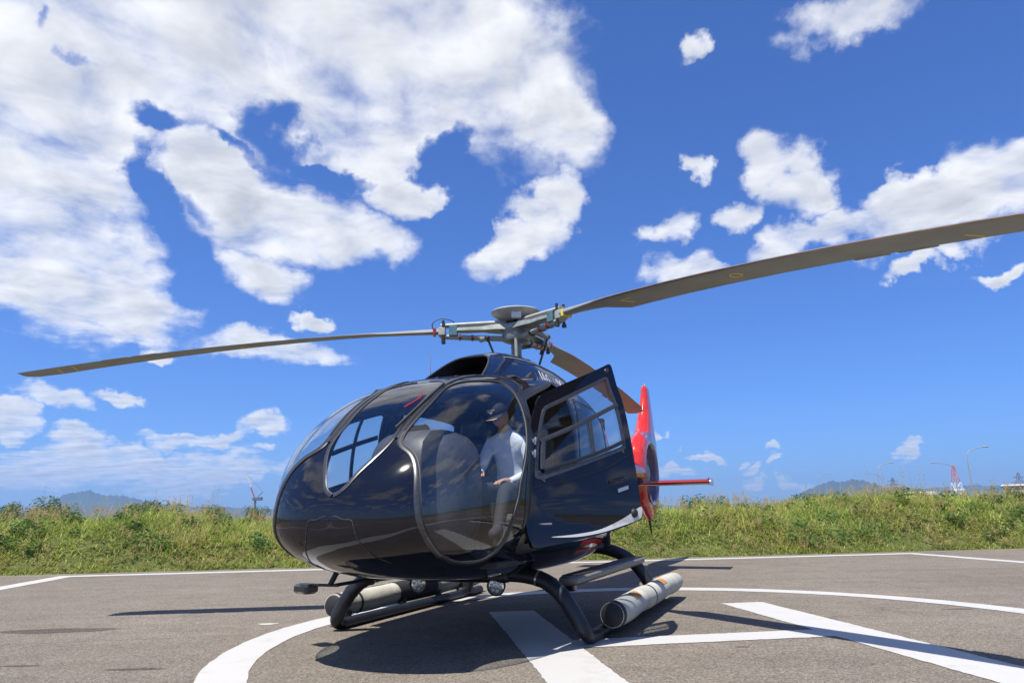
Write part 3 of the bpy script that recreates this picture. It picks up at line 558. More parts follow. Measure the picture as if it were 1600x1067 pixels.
M['blade_edge'] = pmat('worn_blade_leading_edge', (.30, .24, .20), .35, .5, .5, 0, .25, 9)
M['yellow'] = pmat('yellow_mark', (.62, .50, .10), .5)
M['seat'] = pmat('charcoal_leather', (.035, .037, .042), .5, 0, .4, 0, .3, 18, .15, 50)
M['cabin'] = pmat('dark_cabin_lining', (.03, .03, .033), .75, 0, .3, 0, .2, 9)
M['panel'] = pmat('slate_console_moulding', (.05, .056, .07), .42, 0, .4, 0, .15, 25, .08, 150)
M['lamp'] = pmat('lamp_lens', (.6, .62, .65), .08, .7, .5, 1)
M['redtag'] = pmat('red_plastic', (.6, .02, .015), .4)
def glass(name, tint, ior=1.5):
    m = bpy.data.materials.new(name); m.use_nodes = True; nt = m.node_tree; N = nt.nodes; N.clear()
    t = N.new('ShaderNodeBsdfTransparent'); t.inputs[0].default_value = (*tint, 1)
    g = N.new('ShaderNodeBsdfGlossy'); g.inputs['Roughness'].default_value = .012; g.inputs[0].default_value = (1, 1, 1, 1)
    # thin pane: the same reflectance from both sides (Schlick curve, two surfaces)
    lw = N.new('ShaderNodeLayerWeight'); lw.inputs[0].default_value = .5
    pw = N.new('ShaderNodeMath'); pw.operation = 'POWER'; nt.links.new(lw.outputs['Facing'], pw.inputs[0]); pw.inputs[1].default_value = 4.6
    mu = N.new('ShaderNodeMath'); mu.operation = 'MULTIPLY_ADD'; mu.inputs[1].default_value = .90; mu.inputs[2].default_value = .075; mu.use_clamp = True
    nt.links.new(pw.outputs[0], mu.inputs[0])
    mx = N.new('ShaderNodeMixShader'); o = N.new('ShaderNodeOutputMaterial')
    nt.links.new(mu.outputs[0], mx.inputs[0]); nt.links.new(t.outputs[0], mx.inputs[1]); nt.links.new(g.outputs[0], mx.inputs[2]); nt.links.new(mx.outputs[0], o.inputs[0])
    return m
M['glass'] = glass('windscreen_acrylic', (.87, .89, .90))
M['glass_tint'] = glass('tinted_window', (.58, .61, .64))
def livery():
    """black hull whose rear underside carries red and white swooshes"""
    m = pmat('hull_livery', (.003, .0035, .008), .05, 0, .5, 0.0); nt = m.node_tree; b = nt.nodes['Principled BSDF']; N = nt.nodes; L = nt.links
    tc = [n for n in N if n.type == 'TEX_COORD'][0]; sx = N.new('ShaderNodeSeparateXYZ'); L.new(tc.outputs['Object'], sx.inputs[0])
    def mt(op, a, bb=None, c=None):
        n = N.new('ShaderNodeMath'); n.operation = op
        for i, v in enumerate((a, bb, c)):
            if v is None: continue
            if hasattr(v, 'links'): L.new(v, n.inputs[i])
            else: n.inputs[i].default_value = v
        return n.outputs[0]
    X, Y, Z = sx.outputs
    q = mt('SUBTRACT', Z, mt('MULTIPLY_ADD', mt('SINE', mt('MULTIPLY_ADD', X, 1.6, .8)), .07, .66))   # height over a wavy line
    aft = mt('LESS_THAN', X, .75)
    def band(lo, hi): return mt('MULTIPLY', mt('MULTIPLY', mt('GREATER_THAN', q, lo), mt('LESS_THAN', q, hi)), aft)
    def mix(f, base, col):
        n = N.new('ShaderNodeMix'); n.data_type = 'RGBA'; L.new(f, n.inputs[0])
        if hasattr(base, 'links'): L.new(base, n.inputs[6])
        else: n.inputs[6].default_value = (*base, 1)
        n.inputs[7].default_value = (*col, 1); return n.outputs[2]
    c = mix(band(-.09, -.05), (.0045, .005, .009), (.5, .025, .015))
    c = mix(band(-.01, .035), c, (.5, .025, .015))
    c = mix(mt('MULTIPLY', band(.085, .125), mt('LESS_THAN', X, .3)), c, (.7, .7, .7))
    c = mix(mt('MULTIPLY', mt('LESS_THAN', X, -2.6), 1.0), c, (.5, .025, .015))
    L.new(c, b.inputs['Base Color']); return m
M['hull'] = livery()

# ------------------------------------------------------------------ helicopter: build
heli = empty('helicopter', HELI_LOC, HELI_YAW)
tag(heli, 'glossy black and red helicopter parked on the helipad with its front door open', 'helicopter')
VS = 8.0                                    # stretch of the around-coordinate, for even triangles
def surf_obj(name, uv, tris, mat, parent, mirror=False, both=False, off=0.0, extra=None):
    """mesh on the hull surface from (u, v*VS) points, with the surface's own normals"""
    fl = np.array([1, -1, 1.0])
    def arrays(uv, tris, mir):
        used = np.unique(tris); mp = -np.ones(len(uv), int); mp[used] = np.arange(len(used)); uv = uv[used]; T = mp[tris]
        P = hull(uv[:, 0], uv[:, 1] / VS); Nn = hull_n(uv[:, 0], uv[:, 1] / VS); P = P + Nn * off
        fn = np.cross(P[T[:, 1]] - P[T[:, 0]], P[T[:, 2]] - P[T[:, 0]]); bad = np.sum(fn * Nn[T].mean(1), 1) < 0
        T[bad] = T[bad][:, ::-1]; T = T[np.linalg.norm(fn, axis=1) > 1e-10]
        return (P * fl, Nn * fl, T[:, ::-1]) if mir else (P, Nn, T)
    sets = [arrays(uv, tris, mirror)]
    if both: sets.append(arrays(uv, tris, True))
    if extra: sets.append(arrays(extra[0], extra[1], True))
    ofs = np.cumsum([0] + [len(q[0]) for q in sets])
    VV = np.vstack([q[0] for q in sets]); NN = np.vstack([q[1] for q in sets]); TT = np.vstack([q[2] + ofs[i] for i, q in enumerate(sets)])
    me = bpy.data.meshes.new(name); me.from_pydata(VV.tolist(), [], TT.tolist())
    me.materials.append(mat); me.polygons.foreach_set('use_smooth', [True] * len(me.polygons))
    me.normals_split_custom_set_from_vertices(NN.tolist())
    o = bpy.data.objects.new(name, me); COL.objects.link(o); o.parent = parent; return o
def strip(name, uv_line, width, mat, parent, mirror=False, closed=True, h=.006, side=1.0, xf=None, center=False):
    """rounded raised strip that follows a line on the hull; side +1 lies to its left"""
    uv = np.asarray(uv_line, float); P = hull(uv[:, 0], uv[:, 1] / VS); Nn = hull_n(uv[:, 0], uv[:, 1] / VS); m = len(P); mb = MB(); rows = []
    prof = [(0, -.004), (0, h * .7), (.18, h), (.82, h), (1, h * .7), (1, -.004)]
    for i in range(m):
        a, b = (P[i - 1], P[(i + 1) % m]) if closed else (P[max(i - 1, 0)], P[min(i + 1, m - 1)])
        t = b - a; t /= max(np.linalg.norm(t), 1e-9); s = np.cross(Nn[i], t) * side; o0 = -.5 if center else 0.0
        for (k, hh) in prof: rows.append(P[i] + s * (k + o0) * width + Nn[i] * hh)
    if mirror: rows = [r * np.array([1, -1, 1]) for r in rows]
    if xf is not None: rows = [xf @ Vector(r) for r in rows]
    n = len(prof); F = []
    for i in range(m if closed else m - 1):
        for k in range(n - 1): F.append((i * n + k, ((i + 1) % m) * n + k, ((i + 1) % m) * n + k + 1, i * n + k + 1))
    mb.add(rows, F); return mb.build(name, mat, parent, sharp=50)

def relax(lp, n=6):
    lp = lp.copy()
    for _ in range(n): lp = .5 * lp + .25 * (np.roll(lp, 1, 0) + np.roll(lp, -1, 0))
    return lp
sv = lambda L_: [(u, v * VS) for u, v in L_]
WS = relax(smooth_closed(sv([(7.13, .941), (5.871, .931), (5.057, .922), (4.40, .905), (4.18, .862), (4.09, .805), (3.691, .710), (3.265, .589), (3.277, .483), (3.798, .3555), (4.835, .2575), (5.554, .234),
      (6.123, .2425), (6.381, .285), (6.447, .355), (6.465, .435), (6.716, .4975), (6.968, .514), (7.225, .560), (7.405, .611), (7.609, .680), (7.885, .756), (8.076, .8185), (7.879, .862), (7.465, .902)]), 4), 8)
CW_half = [np.array(p) for p in catmull(sv([(1.50, 1.0), (1.72, .966), (2.12, .946), (2.80, .940), (3.5, .934), (4.29, .934), (5.25, .955), (6.4, .962), (7.15, .960), (7.42, .975), (7.5, 1.0)]), 5)]
CW = np.array(CW_half)
DOOR_XZ = [(2.185, .80), (2.215, .95), (2.21, 1.12), (2.18, 1.30), (2.12, 1.52), (2.035, 1.74), (1.965, 1.88), (1.93, 1.93), (1.875, 1.965), (1.62, 2.055), (1.40, 2.125), (1.20, 2.19), (1.11, 2.222), (1.078, 2.224), (1.064, 2.205), (1.06, 2.15),
           (1.055, 1.9), (1.05, 1.4), (1.055, 1.02), (1.06, .945), (1.075, .922), (1.12, .91), (1.35, .86), (1.75, .80), (2.12, .765)]
def xz_loop(L_, step=.03):
    if len(L_) > 6: L_ = smooth_closed(L_, 5)
    return np.array([(lambda q: (q[0], q[1] * VS))(uv_of_xz(x, z)) for x, z in resample(L_, step)])
DOOR = xz_loop(DOOR_XZ)
REARW = xz_loop([(.86, 1.40), (.86, 1.98), (.76, 2.06), (-.05, 2.06), (-.22, 1.95), (-.22, 1.5), (-.10, 1.40)])      # cabin window behind the door
RDOORW = xz_loop([(2.06, 1.33), (2.03, 1.5), (1.96, 1.70), (1.90, 1.81), (1.84, 1.85), (1.6, 1.92), (1.34, 1.99), (1.27, 1.99), (1.24, 1.94), (1.235, 1.52), (1.26, 1.45), (1.32, 1.42), (1.95, 1.28), (2.03, 1.27)])
us = np.concatenate([np.linspace(0.02, 1.0, 12), np.linspace(1.08, 10, 110), np.linspace(10.12, NS - .01, 70)]); vs = np.linspace(0.006, .994, 72)
GRID = np.array([(u, v * VS) for u in us for v in vs])
edge = np.array([(u, 0.0) for u in us] + [(NS - .005, v * VS) for v in np.linspace(0, 1, 40)] + [(u, VS) for u in us[::-1]] + [(0.004, v * VS) for v in np.linspace(1, 0, 10)])
def hull_half(openings):
    uv, T = cdt([edge] + openings, GRID, .045); C = uv[T].mean(1); keep = inpoly(C, edge)
    for op in openings: keep &= ~inpoly(C, op)
    return uv, T[keep]
CWL = np.vstack([CW, [(7.5, VS + .001), (1.5, VS + .001)]]); CWc = CW.copy(); CWc[[0, -1], 1] = VS; CWc = np.vstack([CWc, [(u_, VS) for u_ in np.linspace(7.5, 1.5, 42)[1:-1]]])
uvL, TL = hull_half([WS, CWc, DOOR, REARW]); uvR, TR = hull_half([WS, CWc, RDOORW, REARW])
body = surf_obj('fuselage', uvL, TL, M['hull'], heli, extra=(uvR, TR))
def pane(name, loop, parent, mirror=False, both=False, mat='glass', gridstep=(.16, .16), off=0.0):
    lo, hi = loop.min(0), loop.max(0); g = np.array([(a, b) for a in np.arange(lo[0], hi[0], gridstep[0]) for b in np.arange(lo[1], hi[1], gridstep[1])])
    g = g[inpoly(g, loop)]; uv, T = cdt([loop], g, .05); T = T[inpoly(uv[T].mean(1), loop)]
    return surf_obj(name, uv, T, M[mat], parent, mirror, both, off)
wsl = pane('windshield', WS, heli); wsr = pane('windshield', WS, heli, mirror=True); cwo = pane('center_window', CWc, heli, both=True)
pane('cabin_window', REARW, heli, mat='glass_tint'); pane('cabin_window', REARW, heli, mirror=True, mat='glass_tint'); pane('door_window', RDOORW, heli, mirror=True, mat='glass')
def area2(lp): return np.sum(lp[:, 0] * np.roll(lp[:, 1], -1) - np.roll(lp[:, 0], -1) * lp[:, 1])
def outward(lp): return 1.0 if area2(lp) > 0 else -1.0
dense = lambda lp: resample(lp, .05)
for mir in (False, True):
    strip('windshield_frame', dense(WS), .030, M['frame'], wsr if mir else wsl, mir, h=.006, side=SIDE * outward(WS))
    strip('window_seal', dense(WS), .012, M['rubber'], wsr if mir else wsl, mir, h=.009, side=-SIDE * outward(WS))
    _d = dense(WS); _sel = _d[(_d[:, 0] < 4.75)]; _k = int(np.argmax(np.linalg.norm(np.diff(_sel, axis=0), axis=1)) + 1) if np.linalg.norm(np.diff(_sel, axis=0), axis=1).max() > .3 else 0
    strip('bright_frame_strip', np.roll(_sel, -_k, 0), .036, M['trim'], wsr if mir else wsl, mir, closed=False, h=.010, side=SIDE * outward(WS))
    strip('window_frame', resample(CW[:-1], .05, False), .030, M['trim'], cwo, mir, closed=False, h=.007, side=SIDE * outward(CWc))
    strip('cabin_window_frame', dense(REARW), .03, M['frame'], heli, mir, h=.006, side=SIDE * outward(REARW))
for bar in ([(1.66, 1.34), (1.655, 1.6), (1.64, 1.92)], [(2.0, 1.57), (1.6, 1.69), (1.24, 1.79)]):
    bl = np.array([(lambda q: (q[0], q[1] * VS))(uv_of_xz(x, z)) for x, z in catmull(bar, 8)])
    strip('door_window_bar', bl, .045, M['frame'], heli, True, closed=False, h=.01, center=True)
strip('door_window_frame', dense(RDOORW), .03, M['frame'], heli, True, h=.006, side=SIDE * outward(RDOORW))
strip('door_frame', dense(DOOR), .05, M['frame'], heli, False, h=.004, side=SIDE * outward(DOOR))
strip('door_sill', dense(DOOR), .035, M['rubber'], heli, False, h=.002, side=-SIDE * outward(DOOR))
strip('door_seam', dense(xz_loop(DOOR_XZ)), .012, M['rubber'], heli, True, h=.003, side=SIDE)
# black posts between the centre pane and the side panes, roof line behind the panes
post = np.array(catmull(sv([(4.45, .921), (5.2, .9405), (6.1, .9465), (7.0, .950), (7.6, .948), (8.3, .94)]), 10))
for mir in (False, True): strip('windshield_post', post, .045, M['frame'], heli, mir, closed=False, h=.011, center=True)
roofline = np.array(catmull(sv([(8.35, 1.0), (8.4, .93), (8.45, .86), (8.4, .80), (8.1, .735), (7.83, .68)]), 10))
for mir in (False, True): strip('roof_seam', roofline, .02, M['frame'], heli, mir, closed=False, h=.005, center=True)
# nose access hatch: seam with rivets
def uv_of_yz(y, z):
    U_, V_ = np.meshgrid(np.linspace(.2, 6, 300), np.linspace(.05, .95, 300), indexing='ij'); p = hull(U_.ravel(), V_.ravel()); k = np.argmin((p[:, 1] - y) ** 2 + (p[:, 2] - z) ** 2); return (U_.ravel()[k], V_.ravel()[k])
hatch = np.array(catmull(sv([uv_of_yz(y, z) for y, z in ((.02, 1.005), (.09, 1.005), (.155, 1.0), (.178, .985), (.186, .955), (.20, .90), (.225, .84), (.27, .775), (.33, .715))]), 6))
hs_ = None
for mir in (False, True):
    st_ = strip('nose_hatch_seam', hatch, .010, M['rubber'], heli, mir, closed=False, h=.003, center=True); hs_ = hs_ or st_
def ball(r=.006, n=8):
    mb = MB(); mb.lathe([(0, -r * .2), (r, 0), (r * .8, r * .5), (.0001, r * .7)], (0, 0, 0), (0, 0, 1), n); return mb
rv_me = ball(.0048).build('rivet', M['trim'], hs_); rv_me.hide_render = False
_first = [True]
def rivet(p, n, parent):
    o = rv_me if _first[0] else rv_me.copy()
    if not _first[0]: COL.objects.link(o)
    _first[0] = False; o.parent = parent; o.location = p; o.rotation_euler = Vector(n).to_track_quat('Z', 'Y').to_euler(); return o
for k in range(4, len(hatch), 6):
    for sg in (1, -1):
        p = hull(hatch[k, 0], hatch[k, 1] / VS)[0] * np.array([1, sg, 1]); n = hull_n(hatch[k, 0], hatch[k, 1] / VS)[0] * np.array([1, sg, 1]); rivet(p + n * .002, n, hs_)

# ---- the open front door
def P_xz(x, z):
    u, v = uv_of_xz(x, z); return Vector(hull(u, v)[0])
H0, H1 = P_xz(2.19, .88), P_xz(2.03, 1.58)
AX = (H1 - H0).normalized()
DXF = Matrix.Translation(H0) @ Matrix.Rotation(-R(DOOR_ANG), 4, AX) @ Matrix.Translation(-H0)
class DoorMap:
    '''closed hull position -> open door: flatter flank, top rear corner drawn up, then swung on its hinge'''
    def warp(s, p):
        x, y, z = p; st = station(float(u_of_x(x)))[0]; up = z >= st[4]; q = abs(z - st[4]) / ((st[2] - st[4]) if up else (st[4] - st[3])); yh = st[1] * max(0.0, 1 - min(1.0, q) ** (st[5] if up else st[6])) ** (1 / (st[5] if up else st[6]))
        y = y + min(.16, max(0.0, 1.0 - .10 * max(0.0, z - 1.45) ** 1.6 - yh)); return Vector((x, y, z + DOOR_LIFT * max(0.0, H0.x - x) * max(0.0, (z - .8) / 1.4)))
    def __matmul__(s, p): return DXF @ s.warp(p)
    def normal(s, p, n):
        n = Vector(n).normalized(); a = n.orthogonal().normalized(); b = n.cross(a); e = 1e-3; o = s @ p
        return ((s @ (Vector(p) + a * e)) - o).cross((s @ (Vector(p) + b * e)) - o).normalized()
DMAP = DoorMap()
DWIN = xz_loop([(2.085, 1.315), (2.05, 1.50), (1.975, 1.71), (1.925, 1.81), (1.895, 1.845), (1.84, 1.87), (1.60, 1.955), (1.30, 2.06), (1.205, 2.095), (1.16, 2.10), (1.142, 2.08), (1.135, 1.95), (1.125, 1.53), (1.155, 1.475), (1.23, 1.45), (1.95, 1.275), (2.03, 1.262), (2.075, 1.275)], .03)
def door_shell():
    lo, hi = DOOR.min(0), DOOR.max(0); g = np.array([(a, b) for a in np.arange(lo[0], hi[0], .10) for b in np.arange(lo[1], hi[1], .10)]); g = g[inpoly(g, DOOR)]
    uv, T = cdt([DOOR, DWIN], g, .05); C = uv[T].mean(1); T = T[inpoly(C, DOOR) & ~inpoly(C, DWIN)]
    P = hull(uv[:, 0], uv[:, 1] / VS); Nn = hull_n(uv[:, 0], uv[:, 1] / VS); Pi = P - Nn * .035
    fn = np.cross(P[T[:, 1]] - P[T[:, 0]], P[T[:, 2]] - P[T[:, 0]]); bad = np.sum(fn * Nn[T].mean(1), 1) < 0; T[bad] = T[bad][:, ::-1]
    n = len(P); ed = {}
    for t in T:
        for a, b in ((t[0], t[1]), (t[1], t[2]), (t[2], t[0])): ed[(a, b)] = ed.get((a, b), 0) + 1
    rim = [(a, b) for (a, b) in ed if (b, a) not in ed]
    NW = [DMAP.normal(p, q) for p, q in zip(P, Nn)]; V = [DMAP @ p for p in P]; V = V + [v - q * .035 for v, q in zip(V, NW)]
    F = [tuple(t) for t in T] + [tuple(t[::-1] + n) for t in T]; mi = [0] * len(T) + [1] * len(T)
    # rim gets its own vertices so that its edges stay crisp
    NN = NW + [-q for q in NW]
    for a, b in rim:
        o = len(V); V += [V[a], V[b], V[b + n], V[a + n]]; F.append((o + 1, o, o + 3, o + 2)); mi.append(0)
        fnv = (V[o] - V[o + 1]).cross(V[o + 2] - V[o + 1]); fnv = fnv.normalized() if fnv.length > 1e-9 else Vector((0, 0, 1)); NN += [fnv] * 4
    me = bpy.data.meshes.new('door'); me.from_pydata([tuple(v) for v in V], [], F); me.materials.append(M['black']); me.materials.append(M['cabin'])
    me.polygons.foreach_set('material_index', mi); me.polygons.foreach_set('use_smooth', [True] * len(F)); me.normals_split_custom_set_from_vertices([tuple(x) for x in NN])
    o = bpy.data.objects.new('door', me); COL.objects.link(o); o.parent = heli; return o
door = door_shell(); tag(door, 'open pilot door with sliding window and a white swoosh along its lower edge')
def on_door(o):
    nn = [DMAP.normal(v.co, v.normal) for v in o.data.vertices]; fl = [p.use_smooth for p in o.data.polygons]
    for v in o.data.vertices: v.co = DMAP @ v.co
    o.data.normals_split_custom_set_from_vertices(nn); return o
gl = pane('window_pane', DWIN, door, mat='glass_tint', off=-.012); on_door(gl)
dl = lambda pts, n=8: np.array([(lambda q: (q[0], q[1] * VS))(uv_of_xz(x, z)) for x, z in catmull([(a, b) for a, b in pts], n)])
strip('window_frame', dense(DWIN), .032, M['trim'], door, h=.006, side=-SIDE * outward(DWIN), xf=DMAP)
strip('window_rail', dl([(2.0, 1.56), (1.6, 1.685), (1.3, 1.79), (1.13, 1.85)]), .035, M['trim'], door, closed=False, h=.014, center=True, xf=DMAP)
strip('window_rail', dl([(2.0, 1.33), (1.6, 1.415), (1.3, 1.49), (1.14, 1.54)]), .03, M['frame'], door, closed=False, h=.016, center=True, xf=DMAP)
strip('window_divider', dl([(1.47, 1.73), (1.48, 1.6), (1.49, 1.44)]), .03, M['trim'], door, closed=False, h=.012, center=True, xf=DMAP)
strip('slider_channel', dl([(1.965, 1.56), (1.99, 1.45), (2.01, 1.34)]), .04, M['trim'], door, closed=False, h=.014, center=True, xf=DMAP)
strip('body_crease', dl([(2.17, 1.20), (1.8, 1.245), (1.4, 1.33), (1.06, 1.45)]), .012, M['black'], door, closed=False, h=.005, center=True, xf=DMAP)
# handle in its oval cup, white swoosh, white placard, lock knob, hinges, door stay
def door_patch(name, loop_xz, mat, h, parent=None):
    lp = xz_loop(loop_xz, .02); o = pane(name, lp, parent or door, mat=mat, gridstep=(.08, .08), off=h); return on_door(o)
def ell(cx, cz, a, b, tilt=0, n=20): return [(cx + a * math.cos(t) * math.cos(tilt) - b * math.sin(t) * math.sin(tilt), cz + a * math.cos(t) * math.sin(tilt) + b * math.sin(t) * math.cos(tilt)) for t in [2 * math.pi * k / n for k in range(n)]]
cup = door_patch('handle_cup', ell(1.28, 1.235, .125, .034, -.16), 'frame', .002)
hmb = MB(); pa, pb = P_xz(1.38, 1.218), P_xz(1.18, 1.25); hn = Vector(hull_n(*uv_of_xz(1.22, 1.235))[0])
hmb.tube([pa + hn * .004, pa.lerp(pb, .12) + hn * .02, pa.lerp(pb, .5) + hn * .026, pa.lerp(pb, .88) + hn * .02, pb + hn * .004], [.010, .014, .015, .014, .010], 10); on_door(hmb.build('handle', M['black'], cup))
door_patch('swoosh', [(2.0, .835), (1.75, .845), (1.5, .872), (1.25, .945), (1.062, 1.02), (1.064, .945), (1.12, .918), (1.3, .882), (1.5, .846), (1.75, .825)], 'white', .002)
door_patch('placard', [(1.29, 1.135), (1.17, 1.16), (1.17, 1.188), (1.29, 1.163)], 'white', .0025)
kmb = MB(); kp = P_xz(1.14, .975); kn = Vector(hull_n(*uv_of_xz(1.14, .975))[0]); kmb.lathe([(.0001, .022), (.022, .02), (.032, .012), (.036, 0), (.036, -.01)], kp, kn, 20); on_door(kmb.build('lock_knob', M['rubber'], door))
kmb = MB(); kp = P_xz(1.135, 2.165); kn = Vector(hull_n(*uv_of_xz(1.135, 2.165))[0]); kmb.lathe([(.0001, .006), (.014, .006), (.026, .004), (.028, 0), (.028, -.006)], kp, kn, 18); on_door(kmb.build('latch_cover', M['trim'], door))
for zx, zz in ((2.175, .92), (2.10, 1.47), (2.06, 1.57)):
    hb = MB(); p = P_xz(zx, zz); n = Vector(hull_n(*uv_of_xz(zx, zz))[0]); hb.tube([p + n * .012 - AX * .03, p + n * .012 + AX * .03], .010, 8); hb.bevbox(p + n * .010 + Vector((.02, 0, 0)), (.05, .014, .03), .004); hb.build('hinge', M['steel'], heli)
st0 = P_xz(2.20, .965); dst = DMAP @ P_xz(1.98, .93); smb = MB(); smb.tube([st0, st0.lerp(dst, .5) + Vector((0, 0, -.012)), dst], .008, 8); smb.build('door_stay', M['steel'], heli)

# ---- engine cowling with its air intake, and lettering
def loft(name, rings, mat, parent, cap=(True, True), sharp=40):
    n = len(rings[0]); mb = MB(); V = [p for r in rings for p in r]; F = [(i * n + k, i * n + (k + 1) % n, (i + 1) * n + (k + 1) % n, (i + 1) * n + k) for i in range(len(rings) - 1) for k in range(n)]
    if cap[0]: F.append(tuple(range(n))[::-1])
    if cap[1]: F.append(tuple(range((len(rings) - 1) * n, len(rings) * n)))
    return mb.add(V, F).build(name, mat, parent, sharp=sharp)
def cowl_ring(xb, xt, wb, wt, zb, zt, n=28, k=4.0):
    out = []
    for i in range(n + 1):
        t = -math.pi / 2 + math.pi * i / n; s, c = math.sin(t), max(0.0, math.cos(t))
        yy = math.copysign(abs(s) ** (2 / k), s); hh = c ** (2 / k); w = wb + (wt - wb) * hh
        out.append((xb + (xt - xb) * hh, w * yy, zb + (zt - zb) * hh))
    return out
CW_R = [(1.70, 1.12, .33, .235, 2.16, 2.545), (1.45, .98, .39, .26, 2.18, 2.60), (1.05, .78, .45, .30, 2.20, 2.645), (.5, .4, .50, .345, 2.22, 2.68), (0, 0, .52, .37, 2.22, 2.69),
        (-.6, -.6, .52, .38, 2.20, 2.67), (-1.2, -1.2, .48, .34, 2.14, 2.58), (-1.8, -1.8, .38, .26, 2.04, 2.42), (-2.3, -2.3, .24, .15, 1.98, 2.20)]
crings = [catmull([np.array(CW_R[i]) for i in range(len(CW_R))], 4)[k] for k in range((len(CW_R) - 1) * 4 + 1)]
cowl = loft('engine_cowling', [cowl_ring(*r) for r in crings], M['navy'], heli, cap=(False, True), sharp=60)
lip = MB(); lip.tube(cowl_ring(*CW_R[0]), .011, 8); lip.build('intake_lip', M['frame'], cowl)
ib = MB(); r0 = cowl_ring(*CW_R[0]); r1 = [(p[0] - .38, p[1] * .8, 2.24 + (p[2] - 2.16) * .72) for p in r0]; n_ = len(r0)
ib.add(r0 + r1, [(k, k + 1, n_ + k + 1, n_ + k) for k in range(n_ - 1)] + [tuple(range(n_, 2 * n_))]); ib.build('air_intake', M['rubber'], cowl)
# side scoop
sb_ = MB(); sb_.add([(1.02, .452, 2.27), (.80, .478, 2.27), (.80, .478, 2.40), (1.0, .50, 2.275), (.80, .545, 2.29), (.80, .50, 2.395)], [(0, 3, 5, 2), (0, 1, 4, 3), (3, 4, 5), (1, 2, 5, 4)]); sb_.build('side_scoop', M['rubber'], cowl, smooth=False)
# pale line along the shoulder and a sill where the cowling meets the roof
for sg in (1, -1):
    ln_ = []
    for r in crings[6:30]:
        q = cowl_ring(*r, n=40); ln_.append(Vector(q[31 if sg > 0 else 9]) + Vector((0, sg * .003, .003)))
    t_ = MB(); t_.tube(ln_, .007, 6); t_.build('cowling_line', M['hubl'], cowl)
def text_obj(txt, size, mat, parent, p0, ex, ey, name='lettering', ext=.0015):
    cu = bpy.data.curves.new(name, 'FONT'); cu.body = txt; cu.size = size; cu.extrude = ext; cu.resolution_u = 3
    t = bpy.data.objects.new(name + '_curve', cu); COL.objects.link(t); bpy.context.view_layer.update()
    me = bpy.data.meshes.new_from_object(t.evaluated_get(bpy.context.evaluated_depsgraph_get())); bpy.data.objects.remove(t); bpy.data.curves.remove(cu)
    ex = Vector(ex).normalized(); ey = (Vector(ey) - ex * Vector(ey).dot(ex)).normalized(); ez = ex.cross(ey)
    me.transform(Matrix(((ex.x, ey.x, ez.x, p0[0]), (ex.y, ey.y, ez.y, p0[1]), (ex.z, ey.z, ez.z, p0[2]), (0, 0, 0, 1))))
    me.name = name; me.materials.clear(); me.materials.append(mat); o = bpy.data.objects.new(name, me); COL.objects.link(o); o.parent = parent; return o
def cowl_side(x, f):
    """point on the cowling's left flank at x, f from foot (0) to shoulder (1)"""
    xs = [r[0] for r in crings][::-1]; g = [np.interp(x, xs, [r[i] for r in crings][::-1]) for i in range(6)]
    q = cowl_ring(x, x, g[2], g[3], g[4], g[5], n=80); 
    side = q[40:]; zz = [p[2] for p in side]; z = g[4] + (g[5] - g[4]) * f
    y = np.interp(-z, [-a for a in zz], [p[1] for p in side]) ; return Vector((x, y, z))
for txt, x0, x1, sz in (('JA01MV', .42, -.35, .20), ('AERO', -.62, -1.05, .11)):
    a, b, c = cowl_side(x0, .30), cowl_side(x1, .30), cowl_side(x0, .62); nrm = (b - a).cross(c - a).normalized()
    text_obj(txt, sz, M['white'], cowl, a + nrm * .022, b - a, c - a)

# ---- rotor: mast, hub, three blades
ROT = Matrix.Rotation(.030, 4, 'Y')                       # mast leans a little forward
def rx(p): return ROT @ Vector(p) + Vector((0, .045, -.035)) if abs(p[2]) > 1.5 else ROT @ Vector(p)
mast = MB(); mast.lathe([(.13, 2.60), (.125, 2.68), (.095, 2.70), (.09, 2.76), (.060, 2.78), (.060, 3.02), (.10, 3.03), (.10, 3.06)], (0, .045, -.035), rx((0, 0, 1)), 24)
mast = mast.build('rotor_mast', M['hub'], heli)
mb = MB(); mb.lathe([(.10, 2.70), (.155, 2.705), (.16, 2.735), (.10, 2.74)], (0, .045, -.035), rx((0, 0, 1)), 24); mb.build('swashplate', M['hubd'], mast)
TH0 = -1.104
hubm = MB()
hubm.lathe([(.0001, 2.94), (.10, 2.945), (.15, 2.965), (.165, 3.0), (.165, 3.05), (.19, 3.09), (.19, 3.14), (.14, 3.16), (.0001, 3.165)], (0, 0, 0), (0, 0, 1), 24)
def radial(th, r, t, z): return (math.cos(th) * r - math.sin(th) * t, math.sin(th) * r + math.cos(th) * t, z)
for k in range(3):
    th = TH0 + k * 2 * math.pi / 3; rows = []
    for r, w, z0, z1 in ((.08, .15, 3.08, 3.15), (.25, .12, 3.085, 3.145), (.38, .07, 3.09, 3.135), (.55, .085, 3.085, 3.125), (.72, .06, 3.085, 3.12)):
        rows.append([radial(th, r, -w, z0), radial(th, r, w, z0), radial(th, r, w * .85, z1), radial(th, r, -w * .85, z1)])
    V = [p for r_ in rows for p in r_]; F = [(i * 4 + j, i * 4 + (j + 1) % 4, (i + 1) * 4 + (j + 1) % 4, (i + 1) * 4 + j) for i in range(4) for j in range(4)] + [(3, 2, 1, 0), (16, 17, 18, 19)]
    hubm.add(V, F)
hubm.v = [tuple(rx(p)) for p in hubm.v]; hub = hubm.build('rotor_hub', M['hub'], heli, sharp=30)
dm = MB(); dm.lathe([(.0001, 3.335), (.15, 3.333), (.27, 3.318), (.285, 3.305), (.283, 3.293), (.25, 3.262), (.20, 3.225), (.15, 3.20), (.0001, 3.19)], (0, .045, -.035), rx((0, 0, 1)), 40); dm.build('dome_cover', M['hubl'], hub, sharp=50)
